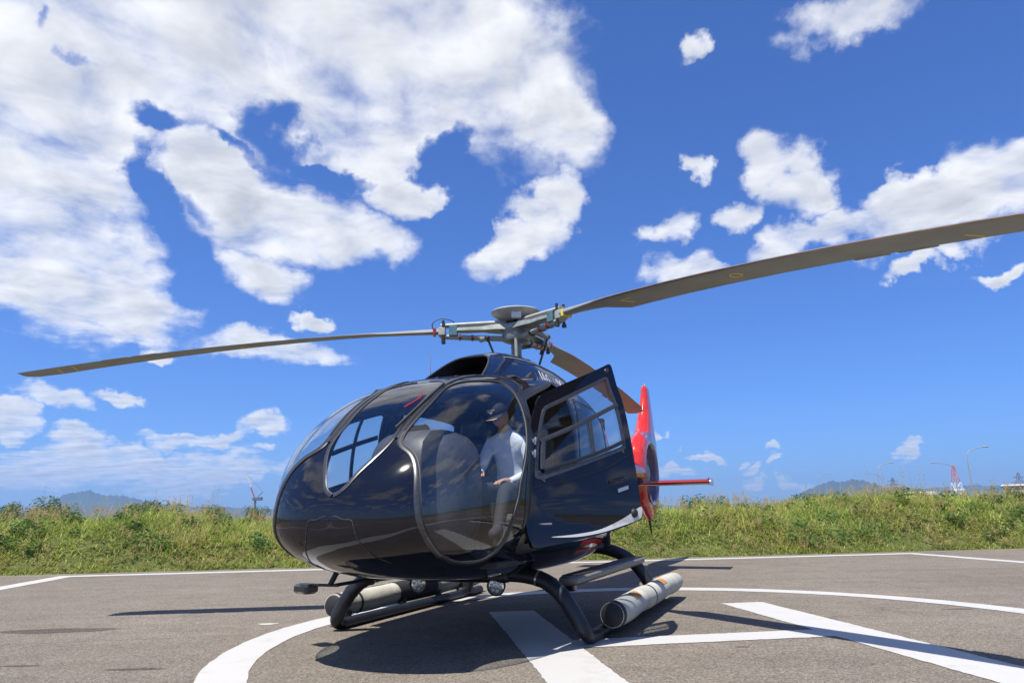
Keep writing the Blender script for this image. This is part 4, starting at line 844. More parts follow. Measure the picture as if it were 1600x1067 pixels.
camdir = math.atan2(2.9, 7.1)
bx_ = MB(); bx_.bevbox(rx((.20 * math.cos(camdir + .05), .20 * math.sin(camdir + .05), 3.235)), (.08, .11, .10), .008, rot=Matrix.Rotation(camdir, 3, 'Z')); bx_.build('sensor_box', M['white'], hub)
nk = MB(); nk.lathe([(.11, 3.16), (.10, 3.20)], (0, .045, -.035), rx((0, 0, 1)), 20); nk.build('hub_neck', M['hubd'], hub)
def blade(th, idx):
    parts = []
    def bz(r): return 3.085 - .47 * (max(r - .5, 0) / 4.85) ** 1.75
    RS = [.80, .95, 1.10, 1.28, 1.42, 1.50, 1.62, 1.9, 2.3, 2.8, 3.3, 3.8, 4.3, 4.70, 4.96, 5.10, 5.19, 5.245]
    def le(r):                                            # leading and trailing edge offsets (+ is the direction of travel)
        a = np.interp(r, [.8, 1.1, 1.62, 4.96, 5.19, 5.245], [.058, .062, .088, .088, .03, -.06]); b = np.interp(r, [.8, 1.1, 1.40, 1.62, 5.345], [-.058, -.065, -.10, -.262, -.262]); return a, b
    def tw(r): return math.radians(np.interp(r, [.8, 1.5, 5.3], [6, 9, 1]))
    def pt(r, c, h):                                      # c offset towards leading edge, h height over chord
        a = tw(r); t = c * math.cos(a) - h * math.sin(a); z = bz(r) + c * math.sin(a) + h * math.cos(a)
        return rx((math.cos(th) * r + math.sin(th) * t, math.sin(th) * r - math.cos(th) * t, z))
    prof = [(0, 0), (.012, .25), (.06, .62), (.18, .95), (.35, 1.0), (.6, .72), (.85, .30), (1, .03), (1, -.03), (.85, -.18), (.6, -.42), (.35, -.58), (.18, -.55), (.06, -.36), (.012, -.15)]
    rows = []
    for r in RS:
        a, b = le(r); ch = a - b; th_ = np.interp(r, [.8, 1.1, 1.5, 1.9, 5.345], [.075, .06, .045, .04, .032]) / 1.6
        rows.append([pt(r, a - ch * x, th_ * z) for x, z in prof])
    n = len(prof); mb = MB(); V = [p for q in rows for p in q]
    for i in range(len(rows) - 1):
        for k in range(n):
            mb.add([V[i * n + k], V[i * n + (k + 1) % n], V[(i + 1) * n + (k + 1) % n], V[(i + 1) * n + k]], [(0, 1, 2, 3)], 1 if (k in (0, 1, 13, 14) and RS[i] > 1.4) else 0)
    mb.add(rows[0], [tuple(range(n))]); mb.add(rows[-1], [tuple(range(n))])
    o = mb.build('rotor_blade', [M['blade'], M['blade_edge']], heli, sharp=50)
    # trim tabs on the trailing edge
    for r0, r1 in ((3.85, 4.1), (4.15, 4.4)):
        tb = MB(); tb.box((0, 0, 0), (1, 1, 1)); tb = MB(); P = [pt(r, c, h) for h in (.001, -.003) for r, c in ((r0, -.26), (r1, -.26), (r1, -.288), (r0, -.288))]
        tb.add(P, [(0, 1, 2, 3), (7, 6, 5, 4), (0, 4, 5, 1), (1, 5, 6, 2), (2, 6, 7, 3), (3, 7, 4, 0)]); tb.build('trim_tab', M['blade'], o, smooth=False)
    def mark(pts):
        t = MB(); t.tube([pt(r, c, -.0) + rx((0, 0, -1)) * d for r, c, d in pts], .006, 6); t.build('yellow_mark', M['yellow'], o)
    def under(r, c):                                      # depth of the lower skin at chord offset c
        a, b = le(r); ch = a - b; x = (a - c) / ch; th_ = np.interp(r, [.8, 1.1, 1.5, 1.9, 5.345], [.075, .06, .045, .04, .032]) / 1.6
        return -th_ * np.interp(x, [0, .06, .18, .35, .6, .85, 1], [0, -.36, -.55, -.58, -.42, -.18, -.03]) + .001
    if idx == 1:                                          # ring mark and root mark under the blade towards the camera
        mark([(3.0 + .05 * math.cos(t), -.07 + .045 * math.sin(t), under(3.0, -.07)) for t in np.linspace(0, 6.283, 24)])
        mark([(4.62, -.10, under(4.6, -.1)), (4.68, -.22, under(4.6, -.22))])
        mark([(1.72, -.02, under(1.72, -.02)), (1.80, -.13, under(1.8, -.13))]); mark([(1.86, -.02, under(1.86, -.02)), (1.74, -.02, under(1.74, -.02))])
    if idx == 0:
        for q in (4.78, 4.93): mark([(q, .0, under(q, 0)), (q - .05, -.2, under(q, -.2))])
        mark([(3.0 + .04 * math.cos(t), -.07 + .04 * math.sin(t), under(3.0, -.07)) for t in np.linspace(0, 6.283, 20)])
    # sleeve: two bars from the hub to the blade root, clevis with bolts, pitch horn and damper
    for zz, w, nm in ((3.185, .034, 'upper_sleeve'), (2.995, .036, 'lower_sleeve')):
        s_ = MB(); z1 = bz(.8) + (.07 if zz > 3.1 else -.055)
        s_.tube([rx(radial(th, .12, 0, zz)), rx(radial(th, .5, 0, (zz + z1) / 2)), rx(radial(th, .86, 0, z1))], [w, w * .95, w * .85], 8, squash=(1.5, .9)); so = s_.build(nm, M['hubl'], o)
        for q in ((.33, .5, .64) if zz < 3.1 else ()):
            c_ = MB(); zq = np.interp(q, [.2, .86], [zz, z1]); c_.tube([rx(radial(th, q - .012, 0, zq)), rx(radial(th, q + .012, 0, zq))], w * 1.12, 10, squash=(1.5, .9)); c_.build('sleeve_band', M['dred'] if q > .4 else M['rubber'], so)
    cl = MB(); RZ = Matrix.Rotation(th, 3, 'Z')
    cl.bevbox(rx(radial(th, .715, 0, 3.085)), (.10, .13, .13), .012, rot=RZ); clo = cl.build('clevis', M['teal'], o)
    for t_ in (-.045, .045):
        b_ = MB(); b_.tube([rx(radial(th, .83, t_, 2.97)), rx(radial(th, .83, t_, 3.205))], .016, 10); b_.tube([rx(radial(th, .83, t_, 2.955)), rx(radial(th, .83, t_, 2.985))], .026, 6); b_.build('root_bolt', M['hubd'], clo)
    cr = MB(); cr.bevbox(rx(radial(th, .845, 0, 3.08)), (.08, .125, .10), .01, rot=RZ); cr.build('blade_cuff', M['hubl'], o)
    bd = MB(); bd.bevbox(rx(radial(th, .93, 0, bz(.93))), (.035, .128, .075), .004, rot=RZ); bd.build('root_band', M['yellow'] if idx == 1 else M['dred'], o)
    # pitch horn and pitch link down to the swashplate
    ph = MB(); ph.tube([rx(radial(th, .40, 0, 2.99)), rx(radial(th, .36, .12, 2.97)), rx(radial(th, .34, .2, 2.96))], [.035, .028, .022], 8); ph.build('pitch_horn', M['hub'], o)
    pl_ = MB(); pl_.tube([rx(radial(th, .34, .2, 2.97)), rx(radial(th, .20, .15, 2.62))], .013, 8); pl_.lathe([(.0001, -.028), (.026, -.02), (.026, .02), (.0001, .028)], rx(radial(th, .34, .2, 2.97)), (1, 0, 0), 10); pl_.build('pitch_link', M['hubd'], o)
    return o
for k in range(3): blade(TH0 + k * 2 * math.pi / 3, k)
# non-rotating scissor link beside the mast
sl = MB(); sl.tube([rx((.12, .05, 2.70)), rx((.13, .05, 3.02))], .02, 8); sl.lathe([(.0001, -.035), (.032, -.025), (.032, .025), (.0001, .035)], rx((.13, .05, 3.03)), (0, 1, 0), 12); sl.build('drive_link', M['hubl'], mast)
cb = MB(); e0 = Vector(rx(radial(TH0, .95, 0, 3.16))); e1 = Vector(rx(radial(TH0, .72, 0, 3.22))); cb.tube(catmull([e0 + Vector((0, 0, -.04)), e0 + Vector((0, 0, .03)), e0.lerp(e1, .4) + Vector((0, 0, .055)), e1 + Vector((0, 0, -.01)), e1 + Vector((0, 0, -.06))], 6), .006, 6); cb.build('bonding_cable', M['rubber'], hub)

# ---- skids, floats, steps
for sg in (1, -1):
    sk = MB(); pts = catmull([(1.44, sg * .42, .52), (1.50, sg * .66, .515), (1.54, sg * .86, .475), (1.56, sg * 1.01, .37), (1.57, sg * 1.11, .235), (1.565, sg * 1.18, .12), (1.52, sg * 1.205, .065), (1.41, sg * 1.205, .052), (1.2, sg * 1.205, .05), (-1.55, sg * 1.205, .05)], 6)
    sk.tube(pts, [.064 if p[2] > .13 else (.050 + .014 * max(0, (p[2] - .055) / .075)) for p in pts], 16); sko = sk.build('skid', M['tube'], heli)
    for q in (10, 14, 19, 23):
        c = MB(); a, b = Vector(pts[q]), Vector(pts[q + 1]); d_ = (b - a).normalized(); c.tube([a - d_ * .008, a + d_ * .008], .0675, 16); c.build('clamp_ring', M['steel'] if q in (10,) else M['tube'], sko)
    rt = MB(); p2 = catmull([(-1.08, sg * .45, .62), (-1.10, sg * .68, .59), (-1.11, sg * .92, .49), (-1.12, sg * 1.10, .30), (-1.12, sg * 1.19, .09)], 6); rt.tube(p2, [.070] * (len(p2) - 1) + [.075], 16); rto = rt.build('rear_leg', M['tube'], heli)
    ft = MB(); ft.bevbox((-1.12, sg * 1.205, .075), (.34, .10, .10), .02); ft.build('skid_shoe', M['tube'], sko)
    sp = MB(); sp.bevbox((.13, sg * 1.02, .47), (2.62, .17, .075), .02); stp = sp.build('boarding_step', M['alu'], heli)
    tp = MB(); tp.box((.13, sg * 1.02, .510), (2.5, .14, .006)); tp.build('grip_tape', M['rubber'], stp)
    for xx, zz in ((1.36, .44), (-1.09, .45)):
        bk = MB(); bk.bevbox((xx, sg * 1.0, zz - .01), (.09, .12, .09), .012); bk.build('step_bracket', M['frame'], stp)
    # packed emergency float beside the skid
    fy, fz, fr = sg * 1.335, .195, .108; x0, x1 = (1.26, -1.72) if sg > 0 else (1.42, -1.70)
    fl = MB(); xs = np.linspace(x0, x1, 26); fl.tube([(x, fy, fz + .006 * math.sin(x * 5)) for x in xs], [fr * (1 + .025 * math.sin(x * 9 + 1)) * (.93 if i in (0, 25) else 1) for i, x in enumerate(xs)], 22)
    flo = fl.build('packed_float', M['canvas'], heli, sharp=60)
    cp = MB(); cp.lathe([(.0001, .035), (.05, .032), (.088, .015), (.108, -.02), (.111, -.07), (.109, -.075)], (x0, fy, fz), (1, 0, 0), 22); cp.build('end_cap', M['canvas_dark'], flo)
    if sg < 0:
        dk = MB(); xs2 = np.linspace(.35, -.45, 8); dk.tube([(x, fy, fz + .006 * math.sin(x * 5)) for x in xs2], [fr * (1 + .025 * math.sin(x * 9 + 1)) + .004 for x in xs2], 22); dk.build('float_sleeve', M['canvas_dark'], flo)
    for lx in ((x0 - .32, x0 - 1.05, x0 - 2.45) if sg < 0 else (x0 - 1.35,)):
        ks = MB(); ks.tube([(lx - .018, fy, fz + .006 * math.sin(lx * 5)), (lx + .018, fy, fz + .006 * math.sin(lx * 5))], fr * 1.035 + .002, 22, cap=False); ks.build('float_strap', M['canvas_dark'] if sg < 0 else M['hubd'], flo)
    for lx in (.72, -.55):
        lb = MB(); rr_ = fr + .006; t0 = math.radians(62 if sg > 0 else 118)
        P = [(x, fy + rr_ * math.cos(t), fz + rr_ * math.sin(t)) for x in (lx, lx - .22) for t in np.linspace(t0 - .42, t0 + .42, 6)]
        lb.add(P, [(k, k + 1, 7 + k, 6 + k) for k in range(5)]); lb.build('orange_label', M['orange'], flo)
    for x in (x0 - .12, .3, -.5, -1.3): gb = MB(); gb.bevbox((x, sg * 1.27, .12), (.06, .10, .07), .01); gb.build('float_bracket', M['hubd'], flo)
# belly cross beam fairings where the tubes leave the hull
for x_, w_ in ((1.42, .52), (-1.08, .55)):
    fb = MB(); fb.bevbox((x_, 0, .50 if x_ > 0 else .62), (.26, 2 * w_, .10), .03); fb.build('crosstube_fairing', M['tube'], heli)
# landing lamps under the belly
for yy in (.40, -.36):
    lb = MB(); c = Vector((1.50, yy, .425)); dr = Vector((.93, .22, -.10)).normalized()
    lb.lathe([(.0001, -.07), (.045, -.065), (.075, -.03), (.080, .03), (.074, .035), (.070, .022)], c, dr, 24); lo_ = lb.build('landing_lamp', M['rubber'], heli)
    ln = MB(); ln.lathe([(.070, .020), (.05, .028), (.0001, .031)], c, dr, 24); ln.build('lens', M['lamp'], lo_)
    for k in range(7):
        a = k * 2 * math.pi / 6; rr = 0 if k == 6 else .036; e1 = dr.orthogonal().normalized(); e2 = dr.cross(e1); cc = c + dr * .03 + (e1 * math.cos(a) + e2 * math.sin(a)) * rr
        lq = MB(); lq.lathe([(.015, 0), (.012, .006), (.0001, .008)], cc, dr, 10); lq.build('bulb_cell', M['white'], lo_)
    bk = MB(); bk.tube([c - dr * .03, c - dr * .04 + Vector((-.02, 0, .09))], .02, 8); bk.build('lamp_bracket', M['rubber'], lo_)
# mirror on its bracket below the nose
mm = MB(); a = Vector((2.30, -.56, .64)); mm.tube([a, a + Vector((.06, -.06, -.06)), a + Vector((.08, -.10, -.15))], .022, 8); mm.tube([a + Vector((.08, -.02, -.15)), a + Vector((.06, -.42, -.155))], .012, 8); mm.tube([a + Vector((.07, -.06, -.15)), a + Vector((-.55, .25, -.10))], .014, 8)
mo = mm.build('mirror_arm', M['rubber'], heli)
m2 = MB(); m2.bevbox(a + Vector((.05, -.36, -.185)), (.13, .19, .075), .018, rot=Matrix.Rotation(-.35, 3, 'Z')); m2.build('mirror_housing', M['frame'], mo)
# aerials, cap vents and the red streamer on the windshield
an = MB(); an.tube([(1.25, -.42, 2.25), (1.25, -.42, 2.30), (1.24, -.42, 2.62)], [.012, .008, .004], 8); an.build('whip_aerial', M['steel'], heli)
for x_, y_ in ((2.02, -.16), (1.82, -.02), (1.72, .12), (1.62, .3)):
    kb = MB(); p = P_xz(x_, 2.10) if False else Vector((x_, y_, float(hull(u_of_x(x_), 1 - abs(y_) * .22)[0][2]))); kb.lathe([(.017, -.01), (.017, .004), (.011, .010), (.0001, .012)], p, (0, 0, 1), 12); kb.build('roof_vent', M['trim'], heli)
wp = [hull(u, v)[0] + hull_n(u, v)[0] * .012 for u, v in ((6.30, .972), (6.15, .971), (6.0, .974), (5.85, .979), (5.75, .981))]
rs = MB(); rs.tube(wp, .0028, 6); rs.tube([Vector(wp[0]) + Vector((0, 0, -.03)), Vector(wp[0]) + Vector((0, 0, .04))], .0035, 6); rs.build('red_streamer', M['redtag'], cwo)
sp_ = MB(); q0 = [hull(u, .949)[0] + hull_n(u, .949)[0] * .02 for u in (4.8, 5.4, 6.2, 7.0)]; sp_.tube([tuple(q) for q in q0], .010, 8); sp_.build('wiper', M['rubber'], heli)

# ---- tail: boom continues into a shrouded fan, fin above and below, stabiliser
FC = np.array([-6.58, 1.745])
outl = catmull([(-5.75, 1.92), (-5.88, 2.22), (-6.15, 2.46), (-6.52, 2.62), (-6.80, 2.95), (-6.98, 3.30), (-7.06, 3.54), (-7.12, 3.59), (-7.40, 3.59), (-7.43, 3.54), (-7.43, 3.40), (-7.38, 2.95), (-7.33, 2.50), (-7.40, 2.1), (-7.42, 1.745),
                (-7.36, 1.38), (-7.18, 1.10), (-7.04, .95), (-6.97, .85), (-6.84, .82), (-6.66, .90), (-6.40, 1.03), (-6.10, 1.18), (-5.88, 1.38), (-5.76, 1.6)], 4)
outl = np.array(outl)[:, :2]; circ = np.array([(FC[0] + .60 * math.cos(t), FC[1] + .60 * math.sin(t)) for t in np.linspace(0, 2 * math.pi, 49)[:-1]])
lo, hi = outl.min(0), outl.max(0); g = np.array([(a, b) for a in np.arange(lo[0], hi[0], .055) for b in np.arange(lo[1], hi[1], .055)]); g = g[inpoly(g, outl)]; g = g[~inpoly(g, circ)]
uv, T = cdt([outl, circ], g, .018); C = uv[T].mean(1); T = T[inpoly(C, outl) & ~inpoly(C, circ)]
d = dist_poly(uv, outl); hgt = np.clip((uv[:, 1] - 2.4) / 1.1, 0, 1); low = np.clip((1.15 - uv[:, 1]) / .4, 0, 1)
tmax = .185 * (1 - hgt) + .062 * hgt; tmax = tmax * (1 - low) + .11 * low; dm_ = .26 * (1 - hgt) + .10 * hgt
yy = tmax * np.sqrt(np.clip(1 - (1 - np.clip(d / dm_, 0, 1)) ** 2, 0, 1)) + .004
tb = MB(); n = len(uv)
Vt = [(a, y, b) for (a, b), y in zip(uv, yy)] + [(a, -y, b) for (a, b), y in zip(uv, yy)]
rr = np.linalg.norm(C[inpoly(C, outl) & ~inpoly(C, circ)] - FC, axis=1) if False else None
Ck = uv[T].mean(1); rad = np.linalg.norm(Ck - FC, axis=1)
mi = [1 if (rad[i] < .80 and Ck[i, 0] < -6.30 and Ck[i, 1] > 1.30 + .2 * math.sin(Ck[i, 0] * 5)) or (Ck[i, 0] < -7.24 and Ck[i, 1] > 1.3) else 0 for i in range(len(T))]
tb.v = Vt; tb.f = [tuple(t) for t in T] + [tuple(t[::-1] + n) for t in T]; tb.m = mi + mi
ne = len(outl)
idx = {tuple(np.round(p, 5)): i for i, p in enumerate(uv)}
ring = [idx[tuple(np.round(p, 5))] for p in outl if tuple(np.round(p, 5)) in idx]
for a, b in zip(ring, ring[1:] + ring[:1]): tb.f.append((a, b, b + n, a + n)); tb.m.append(0)
tail = tb.build('tail_fin', [M['red'], M['lilac']], heli, sharp=60)
dc = MB(); prof = []
yl = .187
for k in range(7): a = math.pi / 2 * k / 6; prof.append((.60 - .055 * math.sin(a), yl - .06 * (1 - math.cos(a)) + .004))
prof = [(.625, yl - .012), (.612, yl + .006)] + prof; prof = prof + [(r, -h) for r, h in prof[::-1]]
dc.lathe(prof, (FC[0], 0, FC[1]), (0, 1, 0), 48); duct = dc.build('fan_duct', M['lilac'], tail, sharp=60)
hb = MB(); hb.lathe([(.0001, .12), (.10, .115), (.17, .09), (.19, .04), (.19, -.12), (.0001, -.13)], (FC[0], 0, FC[1]), (0, 1, 0), 30); hb.build('fan_hub', M['hub'], tail)
for k in range(10):
    a = 2 * math.pi * k / 10 + .12 * math.sin(k * 2.4); e = Vector((math.cos(a), 0, math.sin(a))); t = Vector((-math.sin(a), 0, math.cos(a))); c0 = Vector((FC[0], 0, FC[1])); P = []
    for r, w, tw_ in ((.17, .035, .75), (.36, .05, .5), (.535, .05, .3)):
        dv = t * math.cos(tw_) + Vector((0, 1, 0)) * math.sin(tw_); nv = e.cross(dv) * .006; P += [c0 + e * r - dv * w - nv, c0 + e * r + dv * w - nv, c0 + e * r + dv * w + nv, c0 + e * r - dv * w + nv]
    fb = MB(); fb.add(P, [(i * 4 + j, i * 4 + (j + 1) % 4, (i + 1) * 4 + (j + 1) % 4, (i + 1) * 4 + j) for i in range(2) for j in range(4)] + [(3, 2, 1, 0), (8, 9, 10, 11)]); fb.build('fan_blade', M['hub'], tail, sharp=30)
for a in (1.0, 2.6, 4.2, 5.8):
    e = Vector((math.cos(a), 0, math.sin(a))); sv_ = MB(); c0 = Vector((FC[0], -.10, FC[1])); sv_.tube([c0 + e * .15, c0 + e * .56], .018, 8, squash=(.6, 1.8)); sv_.build('stator_vane', M['lilac'], tail)
wl = MB(); wl.tube([Vector((x, .0 + y, z)) for x, y, z in [(-6.35, .165, 1.30), (-6.5, .16, 1.18), (-6.68, .13, 1.02), (-6.84, .10, .93), (-6.92, .085, 1.0), (-6.86, .12, 1.10), (-6.93, .10, 1.02), (-6.99, .075, .90)]], .009, 6); wl.build('white_swirl', M['white'], tail)
tc_ = MB(); tc_.lathe([(.0001, .07), (.02, .06), (.03, .03), (.03, 0)], (-7.28, 0, 3.585), (0, 0, 1), 12); tc_.bevbox((-7.44, 0, 3.50), (.06, .03, .05), .006); tc_.build('beacon', M['steel'], tail)
tg = MB(); tg.tube([(-6.88, 0, .85), (-6.91, 0, .78), (-7.02, 0, .56)], [.035, .022, .010], 8); tg.build('tail_guard', M['rubber'], tail)
def airfoil(name, x0, x1, z, y0, y1, th, mat):
    rows = []; pr = [(0, 0), (.03, .35), (.12, .75), (.3, 1), (.6, .7), (1, .05), (1, -.05), (.6, -.7), (.3, -1), (.12, -.75), (.03, -.35)]
    for y in np.linspace(y0, y1, 6): rows.append([(x0 + (x1 - x0) * a, y, z + th * b) for a, b in pr])
    return loft(name, rows, mat, heli, sharp=70)
stb = airfoil('stabilizer', -5.28, -5.86, 1.50, -1.39, 1.39, .050, M['dred'])
for sg in (1, -1):
    e = MB(); e.bevbox((-5.57, sg * 1.40, 1.50), (.60, .024, .115), .008); e.build('stabilizer_tip', M['dred'], stb); e = MB(); e.lathe([(.0001, .03), (.014, .02), (.014, 0)], (-5.35, sg * 1.412, 1.505), (0, sg, 0), 10); e.build('nav_light', M['steel'], stb)
rf = MB(); rf.bevbox((-5.57, 0, 1.515), (.62, .5, .10), .04); rf.build('stabilizer_root', M['rubber'], stb)

# ---- cabin interior
fl_ = MB(); fl_.bevbox((.95, 0, .66), (2.9, 1.62, .05), .01); fl_.build('cabin_floor', M['cabin'], heli)
bw = MB(); bw.bevbox((-.62, 0, 1.35), (.05, 1.70, 1.45), .02); bw.build('rear_bulkhead', M['cabin'], heli)
hl = MB(); hl.bevbox((.55, 0, 2.215), (2.0, 1.25, .03), .012); hl.build('headliner', M['cabin'], heli)
# instrument pod seen from ahead: rounded moulding with a round gauge back and controls behind
con = MB(); pr = []
for x, w, z0, z1 in ((2.62, .10, 1.10, 1.42), (2.57, .29, .86, 1.58), (2.46, .40, .76, 1.66), (2.27, .44, .72, 1.69), (2.12, .44, .72, 1.68), (2.08, .42, .74, 1.66)):
    pr.append([(x, .12 + w * math.copysign(abs(math.cos(t)) ** .62, math.cos(t)), (z0 + z1) / 2 + (z1 - z0) / 2 * math.copysign(abs(math.sin(t)) ** .62, math.sin(t))) for t in np.linspace(0, 2 * math.pi, 33)[:-1]])
con = loft('instrument_console', pr, M['panel'], heli, sharp=60)
gz = MB(); gz.lathe([(.075, 0), (.075, .012), (.068, .014), (.066, .006), (.0001, .006)], (2.50, .40, 1.40), Vector((.75, .6, .15)), 24); gz.build('console_port', M['frame'], con)
for k in range(7):
    kb = MB(); kb.lathe([(.0001, .012), (.008, .010), (.009, 0)], (2.52 - .01 * (k % 3), .34 + .03 * (k % 4), 1.24 + .035 * (k // 2)), Vector((.75, .6, .1)), 8); kb.build('console_screw', M['steel'], con)
ped = MB(); ped.bevbox((1.95, .12, .95), (.55, .34, .55), .05); ped.build('center_pedestal', M['panel'], heli)
st_ = MB(); st_.tube([(2.05, .64, .70), (2.07, .64, .92), (2.09, .64, 1.04), (2.08, .64, 1.10)], [.014, .014, .016, .022], 10); st_.build('cyclic_stick', M['rubber'], heli)
def seat(x, y, nm='seat'):
    c = MB(); c.bevbox((x + .22, y, .955), (.50, .46, .13), .05); s_ = c.build(nm, M['seat'], heli)
    b = MB(); b.bevbox((x - .06, y, 1.34), (.13, .46, .74), .055, rot=Matrix.Rotation(-.16, 3, 'Y')); b.build('backrest', M['seat'], s_)
    h_ = MB(); h_.bevbox((x - .14, y, 1.80), (.09, .27, .19), .04, rot=Matrix.Rotation(-.16, 3, 'Y')); h_.build('headrest', M['seat'], s_)
    p = MB(); p.bevbox((x + .2, y, .79), (.36, .36, .22), .02); p.build('seat_base', M['cabin'], s_)
for x, y in ((1.31, .615), (1.31, .02), (1.31, -.6), (-.15, .62), (-.15, .2), (-.15, -.22), (-.15, -.64)): seat(x, y)

# ------------------------------------------------------------------ the pilot
M['shirt'] = pmat('pale_blue_white_shirt', (.62, .67, .76), .8, 0, .2, 0, .12, 9, .5, 22); M['trouser'] = pmat('dark_trousers', (.02, .022, .03), .85); M['skin'] = pmat('skin', (.42, .24, .16), .5, 0, .35); M['capm'] = pmat('navy_cap', (.008, .009, .014), .8); M['gold'] = pmat('gold_thread', (.75, .55, .22), .5, .3); M['hair'] = pmat('black_hair', (.012, .010, .009), .6); M['eye'] = pmat('eye_white', (.7, .68, .65), .3)
def skin_body(name, joints, edges, parent=None):
    names = list(joints); me = bpy.data.meshes.new(name); me.from_pydata([joints[k][0] for k in names], [(names.index(a), names.index(b)) for a, b in edges], [])
    o = bpy.data.objects.new(name, me); COL.objects.link(o); sk = o.modifiers.new('skin', 'SKIN'); sk.use_smooth_shade = True; sub = o.modifiers.new('sub', 'SUBSURF'); sub.levels = 2; sub.render_levels = 2
    lay = me.skin_vertices[0].data if me.skin_vertices else None
    for i, k in enumerate(names):
        r = joints[k][1]; lay[i].radius = (r, r) if not hasattr(r, '__len__') else r; lay[i].use_root = (k == 'pelvis')
    bpy.context.view_layer.update(); ev = o.evaluated_get(bpy.context.evaluated_depsgraph_get()); nm = bpy.data.meshes.new_from_object(ev); bpy.data.objects.remove(o); return nm, names
def make_pilot():
    J = {'pelvis': ((1.30, .50, 1.10), (.15, .12)), 'waist': ((1.31, .50, 1.24), (.145, .11)), 'chest': ((1.36, .50, 1.42), (.165, .12)), 'upper': ((1.41, .495, 1.54), (.13, .095)), 'neck': ((1.455, .49, 1.625), .055), 'headb': ((1.49, .475, 1.70), .06),
         'shL': ((1.41, .665, 1.52), .072), 'elL': ((1.46, .76, 1.26), .052), 'wrL': ((1.66, .62, 1.16), .036), 'paL': ((1.73, .59, 1.165), .034),
         'shR': ((1.41, .325, 1.52), .072), 'elR': ((1.52, .25, 1.27), .052), 'wrR': ((1.73, .36, 1.23), .036), 'paR': ((1.80, .40, 1.235), .034),
         'hipL': ((1.36, .60, 1.08), .095), 'knL': ((1.80, .63, 1.10), .07), 'anL': ((1.98, .64, .76), .05), 'toL': ((2.12, .64, .72), .045),
         'hipR': ((1.36, .40, 1.08), .095), 'knR': ((1.80, .37, 1.10), .07), 'anR': ((1.98, .36, .76), .05), 'toR': ((2.12, .36, .72), .045)}
    E = [('pelvis', 'waist'), ('waist', 'chest'), ('chest', 'upper'), ('upper', 'neck'), ('neck', 'headb'), ('upper', 'shL'), ('shL', 'elL'), ('elL', 'wrL'), ('wrL', 'paL'), ('upper', 'shR'), ('shR', 'elR'), ('elR', 'wrR'), ('wrR', 'paR'),
         ('pelvis', 'hipL'), ('hipL', 'knL'), ('knL', 'anL'), ('anL', 'toL'), ('pelvis', 'hipR'), ('hipR', 'knR'), ('knR', 'anR'), ('anR', 'toR')]
    for s, pa, d in (('L', Vector((1.73, .59, 1.165)), Vector((.92, -.35, .02))), ('R', Vector((1.80, .40, 1.235)), Vector((.90, .42, .02)))):
        d.normalize(); sd = d.cross(Vector((0, 0, 1))).normalized()
        for k in range(4):
            b = pa + sd * (.024 - .016 * k); ln_ = (.075, .085, .08, .062)[k]
            J[f'f{s}{k}a'] = (tuple(b + d * .04), .0095); J[f'f{s}{k}b'] = (tuple(b + d * (.04 + ln_ * .5) + Vector((0, 0, -.012))), .0088); J[f'f{s}{k}c'] = (tuple(b + d * (.04 + ln_ * .8) + Vector((0, 0, -.035))), .008); E += [(f'pa{s}', f'f{s}{k}a'), (f'f{s}{k}a', f'f{s}{k}b'), (f'f{s}{k}b', f'f{s}{k}c')]
        J[f't{s}a'] = (tuple(pa + sd * .034 + d * .01 + Vector((0, 0, -.008))), .011); J[f't{s}b'] = (tuple(pa + sd * .045 + d * .05 + Vector((0, 0, -.02))), .009); E += [(f'pa{s}', f't{s}a'), (f't{s}a', f't{s}b')]
    me, names = skin_body('person', J, E)
    for k in ('shirt', 'trouser', 'skin', 'hair', 'eye'): me.materials.append(M[k])
    def zone(n): return 2 if n[:2] in ('he', 'pa', 'fL', 'fR', 'tL', 'tR') else 1 if n[:2] in ('pe', 'hi', 'kn', 'an', 'to') else 0
    seg = [(np.array(J[p][0]), np.array(J[q][0]), np.mean(J[p][1]), np.mean(J[q][1]), p, q) for p, q in E]
    for f in me.polygons:
        c = np.array(f.center); best = None
        for p, q, r0, r1, np_, nq in seg:
            d = q - p; t = min(1.0, max(0.0, float((c - p) @ d / (d @ d)))); k = np.linalg.norm(c - p - t * d) / (r0 + (r1 - r0) * t)
            if best is None or k < best[0]: best = (k, t, np_, nq)
        k, t, np_, nq = best; f.use_smooth = True
        if nq == 'neck': m_ = 2 if t > .80 else 0
        elif np_ == 'pelvis' and nq == 'waist': m_ = 0 if t > .25 else 1
        elif nq[:2] == 'wr': m_ = 0
        elif np_[:2] == 'wr': m_ = 2 if t > .35 else 0
        else: m_ = zone(nq)
        f.material_index = m_
    # head with face, looking down towards the console
    hc = Vector((1.525, .465, 1.775)); fy = math.radians(-16); fp = math.radians(-30)
    fw = Vector((math.cos(fy) * math.cos(fp), math.sin(fy) * math.cos(fp), math.sin(fp))); rt_ = fw.cross(Vector((0, 0, 1))).normalized(); up_ = rt_.cross(fw)
    HB = Matrix(((fw.x, -rt_.x, up_.x, hc.x), (fw.y, -rt_.y, up_.y, hc.y), (fw.z, -rt_.z, up_.z, hc.z), (0, 0, 0, 1)))     # x face, y left ear, z crown
    bm = bmesh.new(); bm.from_mesh(me); bmesh.ops.create_uvsphere(bm, u_segments=28, v_segments=20, radius=1.0); new = [v for v in bm.verts][-(28 * 19 + 2):]
